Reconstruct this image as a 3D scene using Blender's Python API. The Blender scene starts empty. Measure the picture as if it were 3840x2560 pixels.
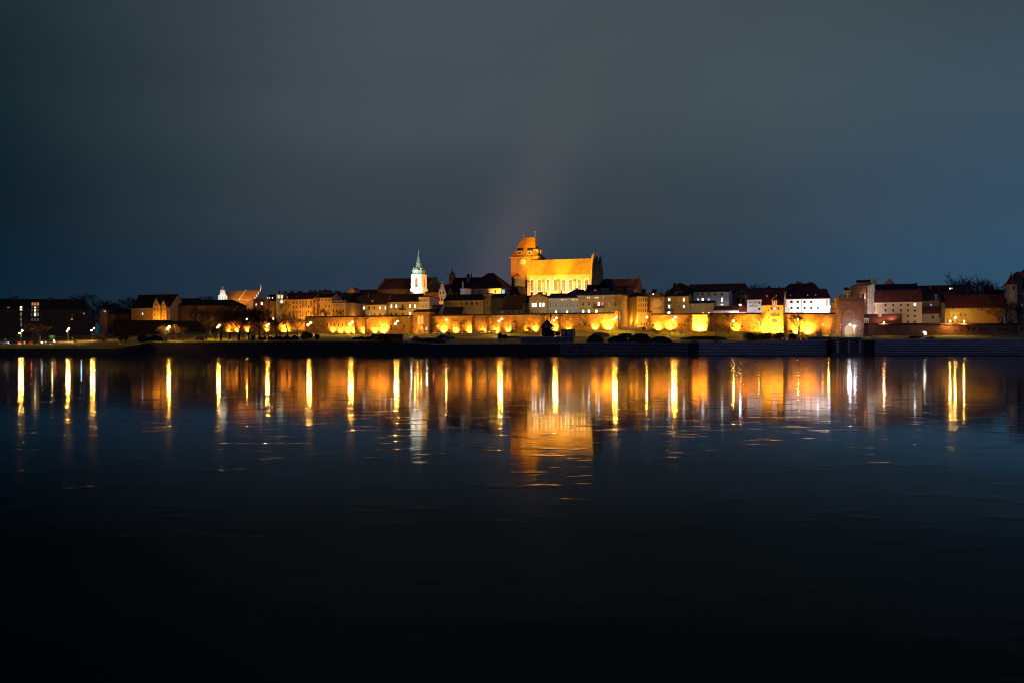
import bpy, math, random
from mathutils import Vector
R = random.Random(7)
rad = math.radians
sc = bpy.context.scene
# ------------------------------------------------------------ camera, exposure, sky
F, HY, CH = 3733.0, 1313.0, 2.65            # focal length and horizon row in photo pixels, eye height above the river
cam = bpy.data.cameras.new('camera'); co = bpy.data.objects.new('camera', cam); sc.collection.objects.link(co)
co.location = (0, 0, CH); co.rotation_euler = (rad(90), 0, 0)
cam.sensor_width = 36; cam.lens = F / 3840 * 36; cam.shift_y = (HY - 1280) / 3840
cam.clip_start = 0.5; cam.clip_end = 9000
sc.camera = co
sc.view_settings.view_transform = 'Standard'; sc.view_settings.look = 'None'
sc.view_settings.exposure = 0; sc.view_settings.gamma = 1
sc.render.engine = 'CYCLES'
cy = sc.cycles
cy.use_denoising = True; cy.max_bounces = 4; cy.diffuse_bounces = 2; cy.glossy_bounces = 3
cy.sample_clamp_indirect = 14; cy.use_light_tree = True; cy.filter_width = 1.15
try: cy.denoiser = 'OPENIMAGEDENOISE'
except Exception: pass

def lin(c):
    return tuple((x / 12.92 if x <= .04045 else ((x + .055) / 1.055) ** 2.4) for x in [k / 255 for k in c])

world = bpy.data.worlds.new('World'); sc.world = world; world.use_nodes = True
nt = world.node_tree; N = nt.nodes; L = nt.links
for n in list(N): N.remove(n)
def nd(t, **k):
    n = N.new(t)
    for a, b in k.items(): setattr(n, a, b)
    return n
def mth(op, a, b=None, c=None):
    n = nd('ShaderNodeMath', operation=op)
    for i, v in enumerate((a, b, c)):
        if v is None: continue
        if isinstance(v, (int, float)): n.inputs[i].default_value = v
        else: L.new(v, n.inputs[i])
    return n.outputs[0]
out = nd('ShaderNodeOutputWorld'); bg = nd('ShaderNodeBackground'); L.new(bg.outputs[0], out.inputs[0])
tc = nd('ShaderNodeTexCoord'); sp = nd('ShaderNodeSeparateXYZ'); L.new(tc.outputs['Generated'], sp.inputs[0])
X, Y, Z = sp.outputs
def ramp(fac, stops, interp='EASE'):
    r = nd('ShaderNodeValToRGB'); r.color_ramp.interpolation = interp
    e = r.color_ramp.elements
    while len(e) < len(stops): e.new(0.5)
    for k, (p, c) in enumerate(stops):
        e[k].position = p; e[k].color = (*c, 1)
    L.new(fac, r.inputs[0]); return r.outputs[0]
def S(*c): return lin(c)
P_ = [0, .07, .14, .24, .33, .5, 1]
cl = [S(6, 36, 54), S(3, 29, 44), S(1, 24, 37), S(12, 34, 42), S(25, 42, 47), S(18, 28, 32), S(8, 12, 15)]
cm = [S(40, 62, 84), S(44, 60, 78), S(57, 68, 77), S(68, 80, 85), S(70, 82, 87), S(45, 52, 55), S(14, 17, 20)]
cr = [S(46, 86, 114), S(48, 82, 108), S(57, 82, 103), S(64, 84, 99), S(56, 69, 78), S(30, 50, 72), S(14, 22, 34)]
L_, M_, R_ = [ramp(Z, list(zip(P_, c))) for c in (cl, cm, cr)]
az = mth('ARCTAN2', X, Y)                                     # radians right of straight ahead
def mix(f, a, b, mode='MIX'):
    m = nd('ShaderNodeMixRGB', blend_type=mode)
    if isinstance(f, (int, float)): m.inputs[0].default_value = f
    else: L.new(f, m.inputs[0])
    for i, v in ((1, a), (2, b)):
        if isinstance(v, tuple): m.inputs[i].default_value = (*v, 1)
        else: L.new(v, m.inputs[i])
    return m.outputs[0]
def sstep(v, a, b):
    m = nd('ShaderNodeMapRange', interpolation_type='SMOOTHSTEP')
    L.new(v, m.inputs[0]); m.inputs[1].default_value = a; m.inputs[2].default_value = b
    return m.outputs[0]
fl = sstep(az, -.58, -.10); fr = sstep(az, .10, .56)
col = mix(fr, mix(fl, L_, M_), R_)
nz = nd('ShaderNodeTexNoise'); nz.inputs['Scale'].default_value = 2.2; nz.inputs['Detail'].default_value = 3
mp = nd('ShaderNodeMapping'); mp.inputs['Scale'].default_value = (1, 1, 3); L.new(tc.outputs['Generated'], mp.inputs[0]); L.new(mp.outputs[0], nz.inputs['Vector'])
nv = mth('MULTIPLY_ADD', nz.outputs[0], .5, .75)
vm = nd('ShaderNodeVectorMath', operation='SCALE'); L.new(col, vm.inputs[0]); L.new(nv, vm.inputs['Scale'])
# warm floodlight beam above the church, painted into the sky colour as a leaning glow
g1 = mth('ADD', az, mth('MULTIPLY_ADD', Z, -.42, .046))
g1 = mth('MULTIPLY', g1, g1); g2 = mth('SUBTRACT', Z, .05); g2 = mth('MULTIPLY', g2, g2)
gw = mth('EXPONENT', mth('MULTIPLY', mth('ADD', mth('MULTIPLY', g1, 800), mth('MULTIPLY', g2, 55)), -1))
glow = nd('ShaderNodeVectorMath', operation='SCALE'); glow.inputs[0].default_value = (.046, .028, .025); L.new(gw, glow.inputs['Scale'])
ad = nd('ShaderNodeVectorMath', operation='ADD'); L.new(vm.outputs[0], ad.inputs[0]); L.new(glow.outputs[0], ad.inputs[1])
back = sstep(Y, -.5, .25)                                     # the sky over the unlit bank behind is darker
fin = nd('ShaderNodeVectorMath', operation='SCALE'); L.new(ad.outputs[0], fin.inputs[0]); L.new(mth('MULTIPLY_ADD', back, .8, .2), fin.inputs['Scale'])
# blue-violet glow added to the unseen sky right and behind, to light the quay
bl = mth('MULTIPLY', mth('SUBTRACT', 1, back), mth('MULTIPLY', sstep(X, -.3, .9), sstep(Z, 0, .12)))
gb2 = nd('ShaderNodeVectorMath', operation='SCALE'); gb2.inputs[0].default_value = (.085, .095, .24); L.new(bl, gb2.inputs['Scale'])
fa = nd('ShaderNodeVectorMath', operation='ADD'); L.new(fin.outputs[0], fa.inputs[0]); L.new(gb2.outputs[0], fa.inputs[1])
L.new(fa.outputs[0], bg.inputs[0]); bg.inputs[1].default_value = .93

# ------------------------------------------------------------ materials
MC = {}
def mat(name, color=(.3, .3, .3), rough=.85, var=.25, scale=.6, bump=0, emit=None, es=0, metal=0, brick=False, col2=None, stretch=None):
    if name in MC: return MC[name]
    m = bpy.data.materials.new(name); m.use_nodes = True; t = m.node_tree; b = t.nodes['Principled BSDF']; MC[name] = m
    b.inputs['Roughness'].default_value = rough; b.inputs['Metallic'].default_value = metal
    b.inputs['Base Color'].default_value = (*color, 1)
    if emit:
        b.inputs['Emission Color'].default_value = (*emit, 1); b.inputs['Emission Strength'].default_value = es
        b.inputs['Base Color'].default_value = (.02, .02, .02, 1)
        m.cycles.emission_sampling = 'NONE' if es > 30 else 'AUTO'
        return m
    if var:
        g = t.nodes.new('ShaderNodeNewGeometry')
        mpp = t.nodes.new('ShaderNodeMapping'); t.links.new(g.outputs['Position'], mpp.inputs[0])
        if stretch: mpp.inputs['Scale'].default_value = stretch
        n = t.nodes.new('ShaderNodeTexNoise'); n.inputs['Scale'].default_value = scale; n.inputs['Detail'].default_value = 5; n.inputs['Roughness'].default_value = .65
        t.links.new(mpp.outputs[0], n.inputs['Vector'])
        r = t.nodes.new('ShaderNodeValToRGB'); e = r.color_ramp.elements
        d = col2 or tuple(c * (1 - var) for c in color); h = tuple(min(1, c * (1 + var)) for c in color)
        e[0].position = .32; e[0].color = (*d, 1); e[1].position = .68; e[1].color = (*h, 1)
        t.links.new(n.outputs[0], r.inputs[0]); src = r.outputs[0]
        if brick:
            bt = t.nodes.new('ShaderNodeTexBrick'); tcx = t.nodes.new('ShaderNodeTexCoord')
            sx = t.nodes.new('ShaderNodeSeparateXYZ'); cx = t.nodes.new('ShaderNodeCombineXYZ'); t.links.new(tcx.outputs['Object'], sx.inputs[0])
            t.links.new(sx.outputs[0], cx.inputs[0]); t.links.new(sx.outputs[2], cx.inputs[1]); t.links.new(cx.outputs[0], bt.inputs['Vector'])
            bt.inputs['Scale'].default_value = 1; bt.inputs['Brick Width'].default_value = .9; bt.inputs['Row Height'].default_value = .35; bt.inputs['Mortar Size'].default_value = .02
            bt.inputs['Color1'].default_value = (1, 1, 1, 1); bt.inputs['Color2'].default_value = (.72, .68, .66, 1); bt.inputs['Mortar'].default_value = (.8, .85, .85, 1)
            mx = t.nodes.new('ShaderNodeMixRGB'); mx.blend_type = 'MULTIPLY'; mx.inputs[0].default_value = 1
            t.links.new(src, mx.inputs[1]); t.links.new(bt.outputs[0], mx.inputs[2]); src = mx.outputs[0]
        t.links.new(src, b.inputs['Base Color'])
        if bump:
            bp = t.nodes.new('ShaderNodeBump'); bp.inputs['Strength'].default_value = 1; bp.inputs['Distance'].default_value = bump
            t.links.new(n.outputs[0], bp.inputs['Height']); t.links.new(bp.outputs[0], b.inputs['Normal'])
    return m
brick = mat('brick', (.48, .30, .10), .9, .35, .35, .12, brick=True, col2=(.27, .15, .05))
brick_d = mat('brick_dark', (.20, .10, .07), .9, .35, .5, .08, brick=True)
brick_p = mat('brick_rose', (.36, .20, .15), .9, .3, .4, .1, brick=True)
ochre = mat('plaster_ochre', (.42, .31, .12), .9, .14, .25, .03)
cream = mat('plaster_cream', (.55, .47, .34), .9, .1, .3, .02)
white = mat('plaster_white', (.74, .70, .70), .9, .06, .3)
grey = mat('plaster_grey', (.36, .38, .38), .9, .14, .3)
greyd = mat('plaster_dark_grey', (.06, .055, .055), .9, .2, .3)
beige = mat('plaster_beige', (.40, .30, .20), .9, .2, .3)
tile = mat('tile_red', (.22, .06, .04), .85, .3, .5, .05)
tile_d = mat('tile_dark', (.075, .032, .022), .9, .35, .5, .05)
tile_p = mat('tile_plum', (.17, .05, .05), .85, .3, .5, .05)
tile_o = mat('tile_orange', (.34, .15, .06), .8, .22, .4, .05)
slate = mat('roof_slate', (.018, .018, .02), .8, .3, .5)
slate_b = mat('roof_blue_slate', (.02, .035, .055), .8, .3, .5)
tin = mat('roof_tin', (.11, .11, .12), .6, .2, .4)
copper = mat('copper_green', (.30, .42, .34), .6, .3, .5)
stone = mat('trim_stone', (.50, .44, .34), .85, .1, .5)
stone_w = mat('trim_white', (.78, .76, .72), .8, .05, .5)
frame_d = mat('frame_dark', (.05, .04, .035), .7, 0)
frame_w = mat('frame_white', (.7, .68, .64), .6, 0)
frame_b = mat('frame_brown', (.16, .11, .07), .7, 0)
metal_d = mat('metal_dark', (.04, .045, .04), .5, 0, metal=.3)
metal_g = mat('metal_grey', (.25, .26, .27), .5, 0, metal=.3)
gold = mat('gilding', (.8, .5, .12), .35, 0, metal=.8)
glass = mat('window_glass', (.012, .015, .02), .12, 0)
glass_g = mat('leaded_glass', (.20, .14, .09), .4, .2, 1.5)
grass = mat('grass', (.16, .20, .012), 1, .5, .3, .15, col2=(.05, .075, .006))
earth = mat('earth', (.045, .035, .022), 1, .45, .7, .25)
bankm = mat('bank_rubble', (.018, .018, .018), 1, .5, .8, .3)
asphalt = mat('asphalt', (.30, .27, .20), .9, .2, .5)
concrete = mat('concrete', (.20, .20, .20), .9, .3, .8, .05)
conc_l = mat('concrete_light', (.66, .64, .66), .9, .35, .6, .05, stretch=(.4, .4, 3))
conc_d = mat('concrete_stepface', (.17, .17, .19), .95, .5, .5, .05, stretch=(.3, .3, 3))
bark = mat('bark', (.035, .026, .018), 1, .3, 2)
twig = mat('twigs', (.04, .028, .017), 1, .3, 2)
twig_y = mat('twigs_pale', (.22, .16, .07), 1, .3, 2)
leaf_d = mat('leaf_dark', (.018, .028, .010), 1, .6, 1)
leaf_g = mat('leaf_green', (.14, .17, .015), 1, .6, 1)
leaf_r = mat('leaf_russet', (.09, .04, .02), 1, .5, 1)
black = mat('tarred_wood', (.012, .010, .010), .9, .3, 1)
paint = {k: mat('paint_' + k, c, .4, 0) for k, c in dict(red=(.5, .02, .02), blue=(.03, .1, .5), green=(.02, .28, .2), yellow=(.7, .5, .05), white=(.8, .8, .8), black=(.01, .01, .012), silver=(.4, .4, .42), pink=(.55, .45, .48), brown=(.14, .08, .04)).items()}
skin = mat('skin', (.5, .3, .2), .7, 0)
cloth = {k: mat('cloth_' + k, c, .9, 0) for k, c in dict(dark=(.02, .02, .025), red=(.3, .02, .02), white=(.6, .6, .6), blue=(.05, .07, .12))
         .items()}
E_ = {}
def em(key, rgb, s): E_[key] = mat('lit_' + key, emit=rgb, es=s)
for k, c, s in (('w', (1, .93, .82), 3.2), ('y', (1, .78, .34), 2.6), ('c', (.72, .9, 1), 2.2), ('b', (.3, .62, .95), 1.4), ('g', (.75, 1, .62), 1.2), ('p', (1, .72, .62), 1.1),
                ('r', (1, .12, .2), 1.3), ('o', (1, .36, .08), .7), ('h', (.8, .66, .42), .28), ('k', (.25, .33, .36), .22),
                ('W', (.95, .97, 1), 10), ('Y', (1, .85, .35), 6), ('C', (.6, .85, 1), 8), ('P', (1, .9, .85), 5)):
    em(k, c, s)
lamp_y = mat('lamp_sodium', emit=(1, .60, .14), es=260)
lamp_y2 = mat('lamp_sodium_dim', emit=(1, .5, .10), es=9)
lamp_w = mat('lamp_white', emit=(.75, .88, 1), es=60)
lamp_fl = mat('flood_lens', emit=(1, .6, .15), es=18)
tail_r = mat('tail_light', emit=(1, .05, .08), es=8); head_w = mat('head_light', emit=(.75, .85, 1), es=22)

# ------------------------------------------------------------ mesh helpers
class MB:
    def __init__(s): s.v, s.f, s.m = [], [], []
    def add(s, vs, fs, m=0):
        o = len(s.v); s.v += [tuple(v) for v in vs]
        for f in fs: s.f.append([o + i for i in f]); s.m.append(m)
        return s
    def box(s, x0, x1, y0, y1, z0, z1, m=0):
        return s.add([(x0, y0, z0), (x1, y0, z0), (x1, y1, z0), (x0, y1, z0), (x0, y0, z1), (x1, y0, z1), (x1, y1, z1), (x0, y1, z1)],
                     [(0, 3, 2, 1), (4, 5, 6, 7), (0, 1, 5, 4), (1, 2, 6, 5), (2, 3, 7, 6), (3, 0, 4, 7)], m)
    def prism(s, pts, y0, y1, m=0):                           # outline in x,z (counter-clockwise seen from -y), extruded along y
        n = len(pts); vs = [(x, y0, z) for x, z in pts] + [(x, y1, z) for x, z in pts]
        return s.add(vs, [list(range(n)), list(range(2 * n - 1, n - 1, -1))] + [(i, i + n, (i + 1) % n + n, (i + 1) % n) for i in range(n)], m)
    def xprism(s, pts, x0, x1, m=0):                          # outline in y,z extruded along x
        n = len(pts); vs = [(x0, y, z) for y, z in pts] + [(x1, y, z) for y, z in pts]
        return s.add(vs, [list(range(n - 1, -1, -1)), list(range(n, 2 * n))] + [(i, (i + 1) % n, (i + 1) % n + n, i + n) for i in range(n)], m)
    def zprism(s, pts, z0, z1, m=0):
        n = len(pts); vs = [(x, y, z0) for x, y in pts] + [(x, y, z1) for x, y in pts]
        return s.add(vs, [list(range(n - 1, -1, -1)), list(range(n, 2 * n))] + [(i, (i + 1) % n, (i + 1) % n + n, i + n) for i in range(n)], m)
    def ring(s, outer, inner, y0, y1, m=0):                   # flat band between two outlines (same point count)
        n = len(outer)
        vs = [(x, y0, z) for x, z in outer] + [(x, y0, z) for x, z in inner] + [(x, y1, z) for x, z in outer] + [(x, y1, z) for x, z in inner]
        fs = []
        for i in range(n):
            j = (i + 1) % n
            fs += [(i, j, n + j, n + i), (i, 2 * n + i, 2 * n + j, j), (n + i, n + j, 3 * n + j, 3 * n + i)]
        return s.add(vs, fs, m)
    def loft(s, rings, m=0, caps=True):
        n = len(rings[0]); vs = [p for r in rings for p in r]; fs = []
        for k in range(len(rings) - 1):
            for i in range(n):
                j = (i + 1) % n; fs.append((k * n + i, k * n + j, (k + 1) * n + j, (k + 1) * n + i))
        if caps: fs += [list(range(n - 1, -1, -1)), [(len(rings) - 1) * n + i for i in range(n)]]
        return s.add(vs, fs, m)
    def lathe(s, prof, c=(0, 0), n=10, m=0, rot=0):
        return s.loft([[(c[0] + r * math.cos(rot + 2 * math.pi * i / n), c[1] + r * math.sin(rot + 2 * math.pi * i / n), z) for i in range(n)] for r, z in prof], m)
    def sq(s, prof, c=(0, 0), m=0, cham=0):                   # stacked rectangles: (half width, half depth, z)
        rg = []
        for a, b, z in prof:
            if cham:
                k = min(a, b) * cham
                rg.append([(c[0] + x, c[1] + y, z) for x, y in ((-a + k, -b), (a - k, -b), (a, -b + k), (a, b - k), (a - k, b), (-a + k, b), (-a, b - k), (-a, -b + k))])
            else: rg.append([(c[0] + x, c[1] + y, z) for x, y in ((-a, -b), (a, -b), (a, b), (-a, b))])
        return s.loft(rg, m)
    def tube(s, a, b, r0, r1, n=4, m=0):
        a, b = Vector(a), Vector(b); d = (b - a)
        if d.length < 1e-5: return s
        d.normalize(); u = d.orthogonal().normalized(); w = d.cross(u); rg = []
        for p, r in ((a, r0), (b, r1)):
            rg.append([tuple(p + (u * math.cos(2 * math.pi * i / n) + w * math.sin(2 * math.pi * i / n)) * r) for i in range(n)])
        return s.loft(rg, m)
    def ball(s, c, r, m=0, n=8, k=5, sz=1):
        pr = [(max(.001, r * math.sin(math.pi * i / k)), c[2] - r * sz * math.cos(math.pi * i / k)) for i in range(k + 1)]
        return s.lathe(pr, (c[0], c[1]), n, m)
    def build(s, name, mats, parent=None, loc=None, rz=0, smooth=False):
        me = bpy.data.meshes.new(name); me.from_pydata(s.v, [], s.f)
        for m in (mats if isinstance(mats, (list, tuple)) else [mats]): me.materials.append(m)
        if any(s.m): me.polygons.foreach_set('material_index', s.m)
        if smooth: me.polygons.foreach_set('use_smooth', [True] * len(me.polygons))
        me.update()
        o = bpy.data.objects.new(name, me); sc.collection.objects.link(o)
        if parent: o.parent = parent
        if loc: o.location = loc
        if rz: o.rotation_euler = (0, 0, rz)
        return o
def tag(o, label, cat, group=None, kind=None):
    if label: o['label'] = label
    if cat: o['category'] = cat
    if group: o['group'] = group
    if kind: o['kind'] = kind
    return o
def thing(name, label, cat, loc=(0, 0, 0), rz=0, group=None):
    o = bpy.data.objects.new(name, None); o.empty_display_size = .5; sc.collection.objects.link(o)
    o.location = loc; o.rotation_euler = (0, 0, rz); return tag(o, label, cat, group)
def copy_tree(o, parent=None):
    c = o.copy(); sc.collection.objects.link(c); c.parent = parent
    for ch in list(o.children): copy_tree(ch, c)
    return c
def point(loc, power, color, radius=.3, name='lamp_light'):
    l = bpy.data.lights.new(name, 'POINT'); l.energy = power; l.color = color; l.shadow_soft_size = radius
    o = bpy.data.objects.new(name, l); sc.collection.objects.link(o); o.location = loc; return o
def spot(loc, target, power, color, ang=110, blend=1, radius=.25, name='floodlight_beam'):
    l = bpy.data.lights.new(name, 'SPOT'); l.energy = power; l.color = color; l.shadow_soft_size = radius
    l.spot_size = rad(ang); l.spot_blend = blend
    o = bpy.data.objects.new(name, l); sc.collection.objects.link(o); o.location = loc
    o.rotation_euler = (Vector(target) - Vector(loc)).to_track_quat('-Z', 'Y').to_euler(); return o
FL = 2.6; SOD = (1, .36, .035); SODY = (1, .42, .05); WHT = (1, .88, .86); COOL = (.75, .88, 1)

# ------------------------------------------------------------ the lie of the land
def lerp(tab, x):
    if x <= tab[0][0]: return tab[0][1]
    for (a, p), (b, q) in zip(tab, tab[1:]):
        if x <= b: return p + (q - p) * (x - a) / (b - a)
    return tab[-1][1]
WATER = [(-900, 370), (0, 398), (1920, 440), (3840, 466), (4700, 480)]
WALLD = [(-900, 660), (0, 630), (700, 602), (1143, 572), (2302, 512), (2440, 508), (2808, 502), (3140, 499), (3840, 502), (4700, 510)]
TOPPY = [(-900, 1307), (0, 1306), (430, 1305), (560, 1283), (1480, 1278), (1640, 1291), (2000, 1289), (2360, 1285), (2840, 1282), (3060, 1276), (3840, 1271), (4700, 1268)]
BASEPY = [(-900, 1268), (0, 1268), (430, 1262), (700, 1246), (1143, 1245), (1350, 1252), (1600, 1250), (1880, 1248), (2100, 1240), (2300, 1236), (2440, 1239), (2800, 1243), (3000, 1252), (3140, 1259), (3400, 1257), (3840, 1257), (4700, 1257)]
def zpx(py, D): return CH + (HY - py) / F * D
def topD(px): return lerp(WATER, px) + 17
def topZ(px): return zpx(lerp(TOPPY, px), topD(px))
def wallZ(px): return zpx(lerp(BASEPY, px), lerp(WALLD, px))
def gz(px, D):
    w, t, b = lerp(WATER, px), topD(px), lerp(WALLD, px)
    zt, zb = topZ(px), wallZ(px)
    return lerp([(w - 30, -4), (w, 0), (t, zt), (b, zb), (b + 4, zb + .2), (b + 40, zb + 2.6), (b + 120, zb + 3.5), (2500, zb + 5), (7000, zb + 6)], D)
def xw(px, D): return (px - 1920) / F * D
def gp(px, D, dz=0): return (xw(px, D), D, gz(px, D) + dz)
def hit(px, py):                                              # distance at which the ground is seen on this row
    D = topD(px) + .3
    while D < lerp(WALLD, px) - .5:
        if HY - (gz(px, D) - CH) * F / D <= py: return D
        D += .5
    return D
cols = list(range(-900, 4701, 20))
def strip(name, fD, mats, dz=0, px0=-900, px1=4700, kind='structure', zf=None, mi=None):
    cs = [c for c in cols if px0 <= c <= px1]; mb = MB(); rows = None; vs = []; fs = []
    for i, c in enumerate(cs):
        Ds = fD(c)
        for D in Ds: vs.append((xw(c, D), D, (zf(c, D) if zf else gz(c, D)) + dz))
        n = len(Ds)
        if i:
            for k in range(n - 1): fs.append(((i - 1) * n + k, i * n + k, i * n + k + 1, (i - 1) * n + k + 1))
    mb.add(vs, fs)
    if mi: mb.m = [mi(k % (n - 1), k // (n - 1)) for k in range(len(fs))]
    o = mb.build(name, mats); tag(o, None, None, kind=kind); return o
def rows(c):
    w, t, b = lerp(WATER, c), topD(c), lerp(WALLD, c)
    return [w - 30, w, w + 6, w + 12, t] + [t + (b - t) * f for f in (.06, .12, .2, .3, .4, .5, .56, .62, .7, .8, .9, 1)] + [b + 4, b + 40, b + 120, 2500, 7000]
ter = strip('ground', rows, [bankm, grass, earth, asphalt], mi=lambda k, c: 0 if k < 4 else (1 if k < 16 else 3))
def road_rows(c):
    t, b = topD(c), lerp(WALLD, c); return [t + (b - t) * f for f in (.5, .56, .62)]
strip('boulevard_road', road_rows, asphalt, .012, px1=2440)
def path_rows(c):
    t, b = topD(c), lerp(WALLD, c); return [t + (b - t) * f for f in (.2, .3)]
strip('riverside_path', path_rows, asphalt, .012, px0=2440, px1=4700)
strip('riverside_path', lambda c: [topD(c) + (lerp(WALLD, c) - topD(c)) * f for f in (0, .06)], asphalt, .012, px0=1180, px1=4700)
# street that climbs through the gap in the town wall
def street_z(c, D): return gz(c, D)
cs = [2330, 2350, 2375, 2400, 2420, 2428]; vs = []; fs = []
ds = [505, 512, 516, 530, 552, 600]
for i, c in enumerate(cs):
    for D in ds: vs.append((xw(c, 512) + (D - 512) * .05, D, max(gz(c, D), gz(2380, D)) + .03))
    if i: fs += [((i - 1) * 6 + k, i * 6 + k, i * 6 + k + 1, (i - 1) * 6 + k + 1) for k in range(5)]
tag(MB().add(vs, fs).build('street', mat('street_paving', (.32, .27, .2), .8, .2, .5)), None, None, kind='structure')

# water
wm = bpy.data.materials.new('river_water'); wm.use_nodes = True; t = wm.node_tree; b = t.nodes['Principled BSDF']
b.inputs['Base Color'].default_value = (.0006, .0022, .0045, 1); b.inputs['Roughness'].default_value = .05; b.inputs['IOR'].default_value = 1.09
g = t.nodes.new('ShaderNodeNewGeometry')
def wave(scale, stretch, detail, dist, prev=None, rot=0):
    m_ = t.nodes.new('ShaderNodeMapping'); m_.inputs['Scale'].default_value = stretch; m_.inputs['Rotation'].default_value = (0, 0, rot)
    n_ = t.nodes.new('ShaderNodeTexNoise'); n_.inputs['Scale'].default_value = scale; n_.inputs['Detail'].default_value = detail; n_.inputs['Roughness'].default_value = .5
    b_ = t.nodes.new('ShaderNodeBump'); b_.inputs['Strength'].default_value = 1; b_.inputs['Distance'].default_value = dist
    t.links.new(g.outputs['Position'], m_.inputs[0]); t.links.new(m_.outputs[0], n_.inputs['Vector']); t.links.new(n_.outputs[0], b_.inputs['Height'])
    if prev: t.links.new(prev, b_.inputs['Normal'])
    return b_.outputs[0]
w1 = wave(.16, (.8, 1.2, 1), 2, .006)
w2 = wave(.7, (.6, 1.3, 1), 2, .0019, w1, .15)
# scattered patches of steeper ripples
m3 = t.nodes.new('ShaderNodeMapping'); m3.inputs['Scale'].default_value = (.8, 1.3, 1); t.links.new(g.outputs['Position'], m3.inputs[0])
n3 = t.nodes.new('ShaderNodeTexNoise'); n3.inputs['Scale'].default_value = 2.2; n3.inputs['Detail'].default_value = 2; t.links.new(m3.outputs[0], n3.inputs['Vector'])
m4 = t.nodes.new('ShaderNodeMapping'); m4.inputs['Scale'].default_value = (.8, 1, 1); t.links.new(g.outputs['Position'], m4.inputs[0])
n4 = t.nodes.new('ShaderNodeTexNoise'); n4.inputs['Scale'].default_value = .8; n4.inputs['Detail'].default_value = 2; t.links.new(m4.outputs[0], n4.inputs['Vector'])
r4 = t.nodes.new('ShaderNodeMapRange'); r4.inputs[1].default_value = .57; r4.inputs[2].default_value = .7; t.links.new(n4.outputs[0], r4.inputs[0])
x4 = t.nodes.new('ShaderNodeMath'); x4.operation = 'MULTIPLY'; t.links.new(n3.outputs[0], x4.inputs[0]); t.links.new(r4.outputs[0], x4.inputs[1])
b4 = t.nodes.new('ShaderNodeBump'); b4.inputs['Strength'].default_value = 1; b4.inputs['Distance'].default_value = .009; t.links.new(x4.outputs[0], b4.inputs['Height']); t.links.new(w2, b4.inputs['Normal'])
gl = t.nodes.new('ShaderNodeBsdfGlossy'); gl.distribution = 'GGX'; gl.inputs['Roughness'].default_value = .062; gl.inputs['Color'].default_value = (.97, .98, 1, 1); t.links.new(b4.outputs[0], gl.inputs['Normal'])
df = t.nodes.new('ShaderNodeBsdfDiffuse'); df.inputs['Color'].default_value = (.0008, .0025, .0045, 1)
fz = t.nodes.new('ShaderNodeFresnel'); fz.inputs['IOR'].default_value = 1.333; t.links.new(b4.outputs[0], fz.inputs['Normal'])
fc = t.nodes.new('ShaderNodeValToRGB'); e = fc.color_ramp.elements; pts = [(.02, .0), (.2, .03), (.35, .08), (.5, .25), (.6, .52), (.7, .84), (.8, .96), (1, 1)]
while len(e) < len(pts): e.new(.5)
for k, (p, v) in enumerate(pts): e[k].position = p; e[k].color = (v, v, v, 1)
t.links.new(fz.outputs[0], fc.inputs[0]); ms = t.nodes.new('ShaderNodeMixShader'); t.links.new(fc.outputs[0], ms.inputs[0]); t.links.new(df.outputs[0], ms.inputs[1]); t.links.new(gl.outputs[0], ms.inputs[2])
t.links.new(ms.outputs[0], t.nodes['Material Output'].inputs['Surface']); t.nodes.remove(b)
wp = MB().add([(-1500, -150, 0), (1500, -150, 0), (1500, 520, 0), (-1500, 520, 0)], [(0, 1, 2, 3)]).build('river_water', wm)
tag(wp, None, None, kind='structure')

# stepped quay on the right, sloped revetment elsewhere
NS = 9
def steps(px0, px1, name='quay_steps', mats=None):
    vs, fs, mi = [], [], []
    cs = [c for c in range(int(px0), int(px1) + 1, 20)]
    for i, c in enumerate(cs):
        w, tD, tz = lerp(WATER, c) - .6, topD(c) + .15, topZ(c) + .06
        pts = [(w, -1), (w, .35)]
        for k in range(NS):
            d0 = w + 2 + (tD - w - 2) * k / NS; z0 = .35 + (tz - .35) * k / NS; z1 = .35 + (tz - .35) * (k + 1) / NS
            pts += [(d0, z0), (d0, z0 + (z1 - z0) * .62), (d0 - .12, z0 + (z1 - z0) * .62), (d0 - .12, z1)]
        pts += [(tD + .6, tz)]
        for D, z in pts: vs.append((xw(c, D), D, z))
        n = len(pts)
        if i:
            for k in range(n - 1):
                fs.append(((i - 1) * n + k, i * n + k, i * n + k + 1, (i - 1) * n + k + 1))
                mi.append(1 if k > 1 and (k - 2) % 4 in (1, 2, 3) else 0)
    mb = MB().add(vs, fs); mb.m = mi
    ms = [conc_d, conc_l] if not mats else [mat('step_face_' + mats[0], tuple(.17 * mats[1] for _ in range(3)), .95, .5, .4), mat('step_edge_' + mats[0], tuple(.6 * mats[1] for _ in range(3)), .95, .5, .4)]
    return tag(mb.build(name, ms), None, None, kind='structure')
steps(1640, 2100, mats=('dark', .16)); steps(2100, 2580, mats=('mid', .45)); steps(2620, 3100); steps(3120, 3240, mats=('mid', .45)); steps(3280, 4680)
def coping(px0, px1):
    vs, fs = [], []
    for i, c in enumerate(range(px0, px1 + 1, 20)):
        for dD, dz in ((-.35, -.3), (-.35, .34), (.9, .34), (.9, -.1)):
            D = topD(c) + dD; vs.append((xw(c, D), D, topZ(c) + dz))
        if i: fs += [((i - 1) * 4 + k, i * 4 + k, i * 4 + k + 1, (i - 1) * 4 + k + 1) for k in range(3)]
    return tag(MB().add(vs, fs).build('quay_coping', mat('coping_stone', (.7, .6, .52), .9, .15, .5)), None, None, kind='structure')
coping(1620, 2420)
coping(2420, 4680)

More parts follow.
